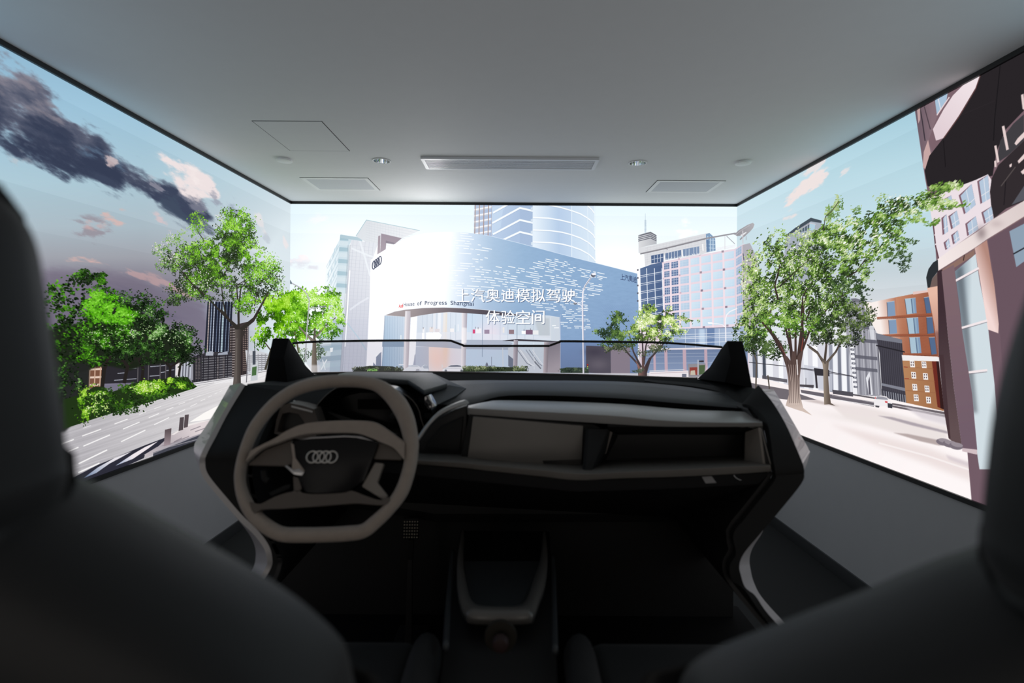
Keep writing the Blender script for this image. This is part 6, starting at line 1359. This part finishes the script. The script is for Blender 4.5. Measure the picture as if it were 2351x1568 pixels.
# ---- open tray on the passenger side
prism('tray_back', q4([(120, 850), (1290, 838), (1290, 1030), (60, 1075)], 1.44), (0, .02, 0), M['black'], dash)
prism('tray_roof', [at(1395, 979, 1.33), at(1751, 980, 1.33), at(1712, 1000, 1.45), at(1400, 998, 1.45)], (0, 0, .004), M['soft_black'], dash)
prism('tray_end', [at(1741, 982, 1.325), at(1752, 1068, 1.30), at(1709, 1060, 1.36), at(1711, 992, 1.37)], (.006, 0, 0), M['tan'], dash)
prism('tray_divider', [at(1352, 985, 1.32), at(1397, 986, 1.34), at(1420, 1000, 1.45), at(1394, 1052, 1.45), at(1358, 1080, 1.27), at(1344, 1080, 1.27)], (-.006, .01, 0), M['soft_black'], dash)
prism('divider_trim', q4([(150, 800), (200, 830), (150, 1000), (90, 1030)], 1.36), (0, .01, 0), M['wheel_dark'], dash)
line_r = [at(*p, 1.285) for p in c4((1418, 800), (1455, 950), (1495, 1095))]
tube('end_bead', spline(line_r, 5), .0012, .0012, (0, 1, 0), M['tan'], dash, k=6)
# underside and label
prism('dash_underside', [at(955, 1066, 1.31), at(1120, 1082, 1.29), at(1325, 1103, 1.25), at(1560, 1096, 1.28), at(1771, 1085, 1.30), at(1700, 1180, 1.75), at(1000, 1180, 1.75), at(640, 1120, 1.75), at(650, 1040, 1.42)], (0, .01, -.03), M['black'], dash)
prism('label_plate', q4([(932, 1192), (1012, 1188), (1052, 1242), (962, 1246)], 1.285), (0, .002, 0), M['label'], dash)
tube('cable_hook', spline(q4([(1190, 1178), (1215, 1205), (1255, 1222)], 1.29), 5), .0016, .0016, (0, 1, 0), M['chrome_dark'], dash, k=6)

# ---- instrument binnacle
prism('instrument_hood', [at(770, 872, 1.52), at(776, 858, 1.80), at(800, 853, 1.92), at(993, 855, 1.92), at(1027, 880, 1.56), at(974, 896, 1.40), at(937, 873, 1.50), at(860, 869, 1.52)], (0, .0, -.014), M['pad'], dash, bevel=.004)
prism('binnacle_slope', [at(993, 856, 1.88), at(1070, 891, 1.66), at(1046, 909, 1.55), at(1012, 925, 1.48), at(990, 942, 1.42), at(982, 908, 1.44), at(1027, 884, 1.58)], (0, .03, -.02), M['pad'], dash, bevel=.003)
bz = [(724, 940), (735, 922), (762, 897), (791, 886), (854, 884), (905, 893), (948, 920), (966, 960), (956, 1010), (740, 1010), (726, 970)]
bi = [(772, 940), (778, 920), (800, 908), (826, 902), (868, 902), (906, 908), (930, 930), (936, 962), (920, 985), (790, 985), (774, 968)]
A = [at(*p, 1.40) for p in bz]; B = [at(*p, 1.50) for p in bi]
nb = len(A); mesh('binnacle_bezel', A + B + [p + Vector((0, .06, 0)) for p in A], [(i, (i + 1) % nb, nb + (i + 1) % nb, nb + i) for i in range(nb)] + [(i, 2 * nb + i, 2 * nb + (i + 1) % nb, (i + 1) % nb) for i in range(nb)], M['gloss'], dash)
tube('bezel_edge', spline(A, 3, True), .0013, .0013, (0, 1, 0), M['wheel_dark'], dash, closed=True, k=6)
prism('instrument_display', B, (0, .02, 0), M['glow_off'], dash)
prism('display_side_glass', q3([(398, 345), (436, 328), (502, 438), (440, 470), (402, 420)], 1.385), (.004, .03, 0), M['mirror'], dash, bevel=.002)
# ---- vent on the door side
k2 = K(440, 750, 2.852)
def q2(l, Y): return [at(*p, Y) for p in k2(*l)]
V_o = q2([(585, 520), (640, 500), (720, 515), (800, 540), (838, 650), (800, 760), (540, 700), (555, 610)], 1.365); V_i = q2([(595, 570), (640, 560), (700, 572), (735, 620), (748, 660), (720, 720), (560, 690), (575, 620)], 1.37)
nv = len(V_o); mesh('vent_frame', V_o + V_i + [p + Vector((0, .05, 0)) for p in V_o] + [p + Vector((0, .04, 0)) for p in V_i], [(i, (i + 1) % nv, nv + (i + 1) % nv, nv + i) for i in range(nv)] + [(i, 2 * nv + i, 2 * nv + (i + 1) % nv, (i + 1) % nv) for i in range(nv)] + [(nv + i, nv + (i + 1) % nv, 3 * nv + (i + 1) % nv, 3 * nv + i) for i in range(nv)], M['wheel_dark'], dash)
prism('vent_inset', [p + Vector((0, .03, 0)) for p in V_i], (0, .01, 0), M['black'], dash)
prism('vent_top_plate', [at(*k2((668, 478))[0], 1.42), at(*k2((800, 522))[0], 1.41), at(*k2((792, 552))[0], 1.362), at(*k2((652, 516))[0], 1.362)], (0, 0, -.006), M['silver'], dash, bevel=.002)
prism('door_side_pad', [at(568, 884, 1.47), at(607, 881, 1.62), at(720, 862, 1.92), at(775, 862, 1.80), at(770, 890, 1.5), at(725, 935, 1.42), at(640, 925, 1.43), at(560, 1010, 1.36), at(540, 960, 1.40)], (0, .03, -.05), M['soft_black'], dash, bevel=.003)
prism('knee_panel', [at(560, 1000, 1.42), at(740, 940, 1.46), at(960, 1010, 1.45), at(970, 1066, 1.42), at(900, 1090, 1.55), at(620, 1090, 1.55)], (0, .05, -.02), M['black'], dash)

prism('dash_end', [at(1600, 870, 1.93), at(1690, 882, 1.72), at(1728, 890, 1.62), at(1752, 896, 1.48), at(1756, 980, 1.38), at(1712, 940, 1.46), at(1694, 915, 1.53), at(1668, 897, 1.61)], (0, .02, -.06), M['soft_black'], dash, bevel=.003)
# ---- pillar stubs
def pillar(front, Yf, back, Yb, name, ridge):
    A = [at(*p, Yf) for p in front]; B = [at(*p, Yb) for p in back]
    n = len(A); f = [tuple(range(n)), tuple(range(n, 2 * n))] + [(i, (i + 1) % n, n + (i + 1) % n, n + i) for i in range(n)]
    return mesh(name, A + B, f, M['soft_black'], dash, bevel=.003)
def pillar3(P, name):
    """P: list of rings from foot to tip, four corner points each"""
    V = [at(*p) for ring in P for p in ring]; n = 4; f = [tuple(range(4)), tuple(range(len(V) - 4, len(V)))]
    for r in range(len(P) - 1):
        for i in range(4): f.append((r * 4 + i, r * 4 + (i + 1) % 4, (r + 1) * 4 + (i + 1) % 4, (r + 1) * 4 + i))
    return mesh(name, V, f, M['flock'], dash, bevel=.004)
pillar3([[(606, 884, 1.62), (660, 876, 1.60), (726, 864, 1.92), (640, 866, 1.98)], [(617, 822, 1.64), (651, 822, 1.62), (702, 840, 1.92), (640, 826, 1.98)], [(626, 777, 1.70), (664, 776, 1.69), (671, 788, 1.92), (632, 780, 1.98)]], 'pillar_stub')
pillar3([[(1728, 892, 1.62), (1664, 878, 1.60), (1600, 870, 1.92), (1690, 872, 1.98)], [(1716, 829, 1.64), (1678, 826, 1.62), (1629, 843, 1.92), (1696, 834, 1.98)], [(1705, 783, 1.70), (1669, 782, 1.69), (1656, 800, 1.92), (1700, 788, 1.98)]], 'pillar_stub')
# ---- windscreen: clear pane with a black upper edge
top = [(672, 788), (720, 784.5), (800, 783), (870, 782), (1000, 781.5), (1031, 782), (1040, 784), (1063, 792.5), (1072, 794), (1160, 794), (1254, 794), (1263, 793), (1285, 785), (1296, 783.5), (1400, 784.5), (1500, 786), (1574, 790), (1658, 797)]
bot = [(722, 858), (760, 857), (810, 856), (875, 855.5), (1000, 855), (1031, 855), (1042, 855), (1063, 855.5), (1073, 856), (1160, 858), (1252, 860), (1263, 860), (1284, 860.5), (1296, 861), (1390, 863), (1480, 866), (1545, 868), (1602, 869)]
TP = [at(*p, 1.93) for p in top]; BP = [at(*p, 1.995) for p in bot]
strip('windscreen_pane', TP, BP, M['glass'], dash, .004)
tube('pane_edge', spline(TP, 4), .0034, .0042, (0, 0, 1), M['black'], dash, k=8)

# ---------------------------------------------------------------- steering wheel
wheel = empty('steering_wheel', at(750, 1050, 1.12))
tag(wheel, 'squared-off grey-brown steering wheel with four-ring emblem in front of the instruments', 'steering wheel')
TILT = math.radians(24); WC = at(750, 1050, 1.12); WN = Vector((0, -math.cos(TILT), math.sin(TILT)))
CAM = Vector((0, 0, ZC))
def wp(px, py, h=0.):
    """photo position on the wheel's plane, raised by h towards the driver"""
    d = at(px, py, 1.) - CAM; o = WC + WN * h
    return CAM + d * ((o - CAM).dot(WN) / d.dot(WN))
def w2(l, h=0.): return [wp(*p, h) for p in k2(*l)]
outer = [(1000, 317), (1110, 322), (1230, 345), (1320, 392), (1400, 470), (1455, 580), (1484, 720), (1486, 800), (1470, 920), (1420, 1088), (1330, 1212), (1225, 1318), (1140, 1382), (1030, 1403), (880, 1412), (700, 1416), (560, 1404), (430, 1330), (350, 1240), (302, 1130), (285, 1020), (291, 920), (328, 780), (398, 622), (515, 482), (640, 392), (760, 345), (890, 321)]
inner = [(1000, 395), (1090, 398), (1185, 418), (1252, 470), (1312, 548), (1358, 640), (1388, 750), (1396, 820), (1382, 930), (1335, 1060), (1265, 1160), (1180, 1240), (1110, 1292), (1010, 1304), (880, 1310), (720, 1312), (600, 1306), (505, 1252), (430, 1180), (378, 1100), (350, 1010), (356, 920), (388, 800), (448, 672), (560, 540), (680, 455), (790, 418), (900, 400)]
oc = [wp(*p) for p in k2(*outer)]; ic = [wp(*p) for p in k2(*inner)]
mid = [(a + b) / 2 for a, b in zip(oc, ic)]; wid = [(a - b).length / 2 for a, b in zip(oc, ic)]
path = spline(mid, 4, True)
wl = []
for i in range(len(wid)):
    for k in range(4): wl.append(wid[i] * (1 - k / 4) + wid[(i + 1) % len(wid)] * k / 4)
tube('rim', path, [w * .98 for w in wl], .0155, WN, M['wheel'], wheel, closed=True, k=16)
def plate(name, l, h, t, m, parent=wheel, bevel=.002):
    P = w2(l, h); return prism(name, P, -WN * t, m, parent, bevel=bevel)
# upper bridge, arched
ua = w2([(400, 820), (480, 778), (560, 738), (640, 688), (740, 648), (860, 632), (1000, 626), (1130, 628), (1210, 642), (1290, 692), (1350, 736), (1400, 770)], .004)
ub = w2([(370, 890), (470, 806), (580, 764), (680, 728), (770, 708), (870, 702), (1000, 700), (1090, 704), (1170, 728), (1240, 758), (1330, 800), (1400, 880)], .004)
bridge = strip('upper_bridge', spline(ua, 4), spline(ub, 4), M['wheel'], wheel, .012)
tube('bridge_roll', spline(ua, 4), .004, .006, WN, M['wheel'], wheel, k=8)
lines_seam = w2([(980, 628), (965, 660), (952, 690)], .0065); tube('seam', lines_seam, .0007, .0007, WN, M['wheel_dark'], bridge, k=6)
# switch pods
pod_l = plate('switch_pod', [(366, 905), (480, 806), (655, 742), (662, 898), (610, 912)], .001, .014, M['wheel_dark'])
pod_r = plate('switch_pod', [(1178, 866), (1222, 758), (1330, 770), (1386, 840), (1372, 872)], .001, .014, M['wheel_dark'])
# hub
plate('hub_cover', [(650, 748), (760, 722), (1000, 712), (1110, 716), (1225, 762), (1180, 880), (1130, 1010), (1010, 1088), (880, 1100), (740, 1090), (690, 990), (664, 900)], .010, .022, M['gloss'], bevel=.006)
plate('hub_strip', [(700, 742), (780, 722), (1000, 710), (1110, 716), (1200, 752), (1080, 726), (1000, 722), (790, 732)], .0125, .004, M['mirror'], bevel=.0008)
rd = .0128
for cx in (790, 832.5, 875, 917):
    c = wp(*k2((cx, 853))[0], .0125); e1 = Vector((1, 0, 0)); e2 = WN.cross(e1)
    r_ = (wp(*k2((cx + 37, 853))[0], .0125) - c).length
    tube('emblem_ring', [c + e1 * math.cos(t) * r_ + e2 * math.sin(t) * r_ for t in [2 * math.pi * i / 36 for i in range(36)]], .0017, .0016, WN, M['emblem'], wheel, closed=True, k=8)
# silver clasp left of the hub
plate('hub_trim', [(648, 760), (668, 770), (680, 860), (740, 945), (700, 962), (655, 935), (660, 860)], .011, .006, M['wheel'], bevel=.001)
plate('hub_clasp', [(606, 912), (622, 906), (668, 938), (700, 928), (738, 952), (724, 976), (668, 968)], .013, .006, M['chrome_dark'], bevel=.0015)
plate('hub_clasp', [(664, 980), (700, 990), (720, 1060), (690, 1085), (668, 1075)], .008, .008, M['wheel_dark'], bevel=.001)
# lower bridge and right upright
la = w2([(400, 1150), (470, 1165), (560, 1120), (680, 1085), (800, 1102), (1000, 1094), (1060, 1080), (1140, 1108), (1240, 1140), (1300, 1120)], .0)
lb_ = w2([(420, 1240), (480, 1200), (590, 1196), (700, 1188), (800, 1182), (1000, 1166), (1090, 1160), (1160, 1166), (1250, 1172), (1320, 1165)], .0)
strip('lower_bridge', spline(la, 3), spline(lb_, 3), M['wheel_dark'], wheel, .014)
plate('spoke', [(1200, 888), (1258, 896), (1214, 1020), (1284, 1108), (1262, 1140), (1180, 1088), (1112, 1046)], .004, .014, M['tan'], bevel=.003)
plate('spoke', [(468, 1168), (600, 1098), (700, 1064), (720, 1086), (640, 1130), (480, 1192)], .006, .010, M['tan'], bevel=.002)
tube('paddle', spline(w2([(470, 940), (476, 990), (500, 1010)], -.02), 4), .006, .003, WN, M['soft_black'], wheel, k=8)
plate('paddle', [(500, 1090), (600, 1040), (650, 1030), (640, 1060), (520, 1110)], -.012, .006, M['soft_black'])
# column behind the hub
hub0 = wp(*k2((930, 900))[0], -.012); ax = -WN
tube('steering_column', [hub0, hub0 + ax * .08, hub0 + ax * .081, hub0 + ax * .15], [.035, .035, .045, .045], [.035, .035, .045, .045], (1, 0, 0), M['black'], wheel, k=20)

# ---------------------------------------------------------------- brake pedal
pd = empty('brake_pedal', (at(942, 1217, 1.72).x, 1.72, FLOORZ))
c5 = K(560, 1100, 3.35)
def q5(l, Y): return [at(*p, Y) for p in c5(*l)]
pad = prism('pad', q5([(1218, 302), (1344, 302), (1340, 466), (1216, 462)], 1.70), (0, .012, 0), M['soft_black'], pd, bevel=.003)
st = None
for i in range(6):
    for j in range(6):
        c = at(*c5((1236 + i * 20 - j * .8, 327 + j * 24))[0], 1.699); n = 8; r0 = .0029
        if st is None:
            v = []
            for rr, yy in ((1., 0.), (.8, -.0016), (.42, -.0027)): v += [(r0 * rr * math.cos(2 * math.pi * k / n), yy, r0 * rr * math.sin(2 * math.pi * k / n)) for k in range(n)]
            o = mesh('stud', v, [tuple(range(n)), tuple(range(2 * n, 3 * n))] + [(q * n + k, q * n + (k + 1) % n, (q + 1) * n + (k + 1) % n, (q + 1) * n + k) for q in range(2) for k in range(n)], M['stud'], None, smooth=True); st = o.data
        else:
            o = bpy.data.objects.new('stud', st); COL.objects.link(o)
        o.parent = pad; o.location = c
prism('arm', q5([(1264, 470), (1306, 470), (1296, 640), (1256, 636)], 1.715), (0, .012, 0), M['soft_black'], pd, bevel=.002)
prism('lever', [at(*c5((1262, 620))[0], 1.715), at(*c5((1292, 622))[0], 1.715), Vector((at(*c5((1282, 622))[0], 1.715).x + .012, 1.68, FLOORZ)), Vector((at(*c5((1282, 622))[0], 1.715).x - .012, 1.68, FLOORZ))], (0, .014, 0), M['black'], pd)
x_ = pd.location.x; box('mount', x_ - .05, x_ + .05, 1.62, 1.80, FLOORZ, FLOORZ + .02, M['black'], pd, bevel=.003)
tag(pd, 'black metal pedal with rows of pale studs in the footwell', 'pedal')

# ---------------------------------------------------------------- centre console
con = empty('centre_console', (-.03, 1.1, FLOORZ))
tag(con, 'dark centre console with a satin silver U-shaped surround between the seats', 'console')
c6 = K(1000, 1150, 3.752)
def q6(l, Y): return [at(*p, Y) for p in c6(*l)]
CT = .868
b0 = [Vector((-.125, .70, CT - .05)), Vector((.075, .70, CT - .05)), Vector((.092, 1.15, CT - .02)), Vector((.112, 1.62, CT + .0)), Vector((-.165, 1.62, CT + .0)), Vector((-.146, 1.15, CT - .02))]
prism('console_body', b0, (0, 0, -(CT - FLOORZ - .05)), M['black'], con, bevel=.006)
for l, d in ((((150, 440), (130, 650), (105, 950), (88, 1270)), (1.42, 1.3, 1.12, .98)), (((1010, 480), (1018, 700), (1024, 1000), (1030, 1300)), (1.40, 1.28, 1.12, .98))):
    tube('console_rail', spline([at(*p, y) for p, y in zip(c6(*l), d)], 5), .006, .008, (0, 0, 1), M['pad'], con, k=8)
U_o = [(225, 250, 1.52), (190, 480, 1.36), (185, 700, 1.24), (212, 860, 1.15), (250, 940, 1.11), (310, 978, 1.09), (560, 984, 1.09), (800, 978, 1.09), (850, 945, 1.11), (892, 830, 1.16), (942, 690, 1.24), (965, 480, 1.36), (945, 260, 1.52)]
U_i = [(250, 260, 1.55), (242, 500, 1.38), (256, 650, 1.28), (285, 790, 1.20), (320, 865, 1.16), (380, 895, 1.14), (560, 905, 1.14), (700, 900, 1.14), (765, 868, 1.16), (808, 790, 1.20), (850, 660, 1.28), (905, 480, 1.38), (920, 270, 1.55)]
uo = spline([at(*c6((x, y))[0], Y) for x, y, Y in U_o], 5); ui = spline([at(*c6((x, y))[0], Y) for x, y, Y in U_i], 5)
n0 = len(uo); um = [(a + b) / 2 + Vector((0, 0, .006)) for a, b in zip(uo, ui)]; ud = [p - Vector((0, 0, .02)) for p in uo]; ue = [p - Vector((0, 0, .02)) for p in ui]
V = uo + um + ui + ue + ud
Fc = [(r * n0 + i, r * n0 + i + 1, ((r + 1) % 5) * n0 + i + 1, ((r + 1) % 5) * n0 + i) for r in range(5) for i in range(n0 - 1)] + [tuple(r * n0 for r in range(5)), tuple(r * n0 + n0 - 1 for r in range(5))]
mesh('silver_surround', V, Fc, M['satin'], con, smooth=True)
prism('tray_mat', [p - Vector((0, 0, .012)) for p in [at(*c6(q)[0], Y) for q, Y in (((245, 480), 1.38), ((285, 800), 1.20), ((380, 900), 1.14), ((700, 900), 1.14), ((808, 800), 1.20), ((905, 480), 1.38))]], (0, 0, -.01), M['pad'], con)
# emergency stop on the rear end of the console
es = empty('stop_button', at(1150, 1455, .98))
cc = at(1150, 1453, .99)
def rdisc(name, c, r, y0, y1, m, parent, r2=None):
    n = 24; r2 = r2 or r
    v = [(c.x + r * math.cos(2 * math.pi * i / n), y0, c.z + r * math.sin(2 * math.pi * i / n)) for i in range(n)] + [(c.x + r2 * math.cos(2 * math.pi * i / n), y1, c.z + r2 * math.sin(2 * math.pi * i / n)) for i in range(n)]
    return mesh(name, v, [tuple(range(n)), tuple(range(n, 2 * n))] + [(i, (i + 1) % n, n + (i + 1) % n, n + i) for i in range(n)], m, parent, bevel=.002)
rdisc('plate', cc, .030, .985, .975, M['yellow'], es); rdisc('stem', cc, .010, .976, .962, M['black'], es); rdisc('cap', cc, .016, .962, .948, M['red'], es, .013)
tag(es, 'red mushroom stop button on a yellow plate under the console surround', 'button')

# ---------------------------------------------------------------- seats
def seat(cx, cq, hl, sh, lab, tilt_h):
    """hl: inner silhouette of the headrest, sh: inner silhouette of the backrest (photo positions with distance); mirrored about the seat's centre line"""
    r = empty('car_seat', (cx, .62, FLOORZ))
    def closed(l):
        a = [at(*p) for p in l]; P = [(p.x, p.z) for p in a] + [(2 * cx - p.x, p.z) for p in reversed(a)]
        s = spline([Vector((x, 0, z)) for x, z in P], 4, True); return [(p.x, p.z) for p in s]
    Yh = hl[0][2]; pillow('headrest', closed(hl), Yh - .045, .11, M['seat'], r, rings=9, lean=lambda z: (1.5 - z) * tilt_h)
    Ys = sh[0][2]
    pillow('backrest', closed(sh), Ys - .03, .15, M['seat'], r, rings=9, lean=lambda z: (1.32 - z) * .34)
    # cushion with side bolsters
    z0 = .838; x0, x1 = cq - .205, cq + .205
    n = 9; prof = [(.50, z0 - .06), (.52, z0 - .015), (.62, z0 - .01), (.80, z0), (1.00, z0 + .006), (1.08, z0), (1.12, z0 - .02), (1.13, z0 - .06), (1.10, z0 - .13), (.50, z0 - .14)]
    s = spline([Vector((0, y, z)) for y, z in prof], 3, True); m_ = len(s); V = []; Fc = []
    for k, (fx, ins) in enumerate(((0., .03), (.03, .01), (.08, 0.), (.5, 0.), (.92, 0.), (.97, .01), (1., .03))):
        for p in s:
            cyy, czz = .81, z0 - .07; V.append((x0 + .045 + (x1 - x0 - .09) * fx, cyy + (p.y - cyy) * (1 - ins * 1.2), czz + (p.z - czz) * (1 - ins * 5)))
    for k in range(6):
        for i in range(m_): Fc.append((k * m_ + i, k * m_ + (i + 1) % m_, (k + 1) * m_ + (i + 1) % m_, (k + 1) * m_ + i))
    Fc += [tuple(range(m_)), tuple(range(6 * m_, 7 * m_))]
    mesh('cushion', V, Fc, M['seat'], r, smooth=True)
    for s_ in (-1, 1):
        xb = cq + s_ * .19
        tube('bolster', spline([Vector((xb, .50, z0 - .02)), Vector((xb + s_ * .006, .66, z0 + .012)), Vector((xb + s_ * .006, .86, z0 + .018)), Vector((xb, 1.02, z0 + .002)), Vector((xb - s_ * .006, 1.10, z0 - .05))], 5), .032, .050, (0, 0, 1), M['seat_side'], r, k=16)
    box('seat_base', cq - .2, cq + .2, .46, 1.06, FLOORZ, z0 - .13, M['black'], r, bevel=.02)
    tag(r, lab, 'car seat', 'front car seats')
    return r
seat(-.385, -.362, [(20, 428, .33), (64, 450, .33), (110, 500, .33), (138, 565, .33), (152, 660, .33), (168, 820, .33), (180, 960, .33), (186, 1050, .33), (188, 1090, .33), (168, 1150, .33), (100, 1190, .33)],
     [(60, 1040, .37), (186, 1060, .37), (262, 1100, .37), (345, 1158, .37), (450, 1234, .37), (555, 1314, .37), (645, 1394, .37), (705, 1462, .37), (748, 1522, .37), (772, 1580, .37), (780, 1700, .37), (770, 1900, .37)],
     'blurred dark grey driver seat at the left edge, nearest the camera behind the steering wheel', .05)
seat(.405, .322, [(2480, 470, .33), (2400, 500, .33), (2350, 570, .33), (2312, 660, .33), (2282, 760, .33), (2258, 860, .33), (2242, 960, .33), (2233, 1080, .33), (2228, 1200, .33), (2228, 1262, .33), (2262, 1330, .33), (2330, 1370, .33)],
     [(2360, 1225, .37), (2240, 1262, .37), (2150, 1306, .37), (2040, 1372, .37), (1900, 1444, .37), (1780, 1508, .37), (1680, 1565, .37), (1610, 1640, .37), (1590, 1750, .37), (1590, 1900, .37)],
     'blurred dark grey passenger seat at the right edge, nearest the camera', .05)
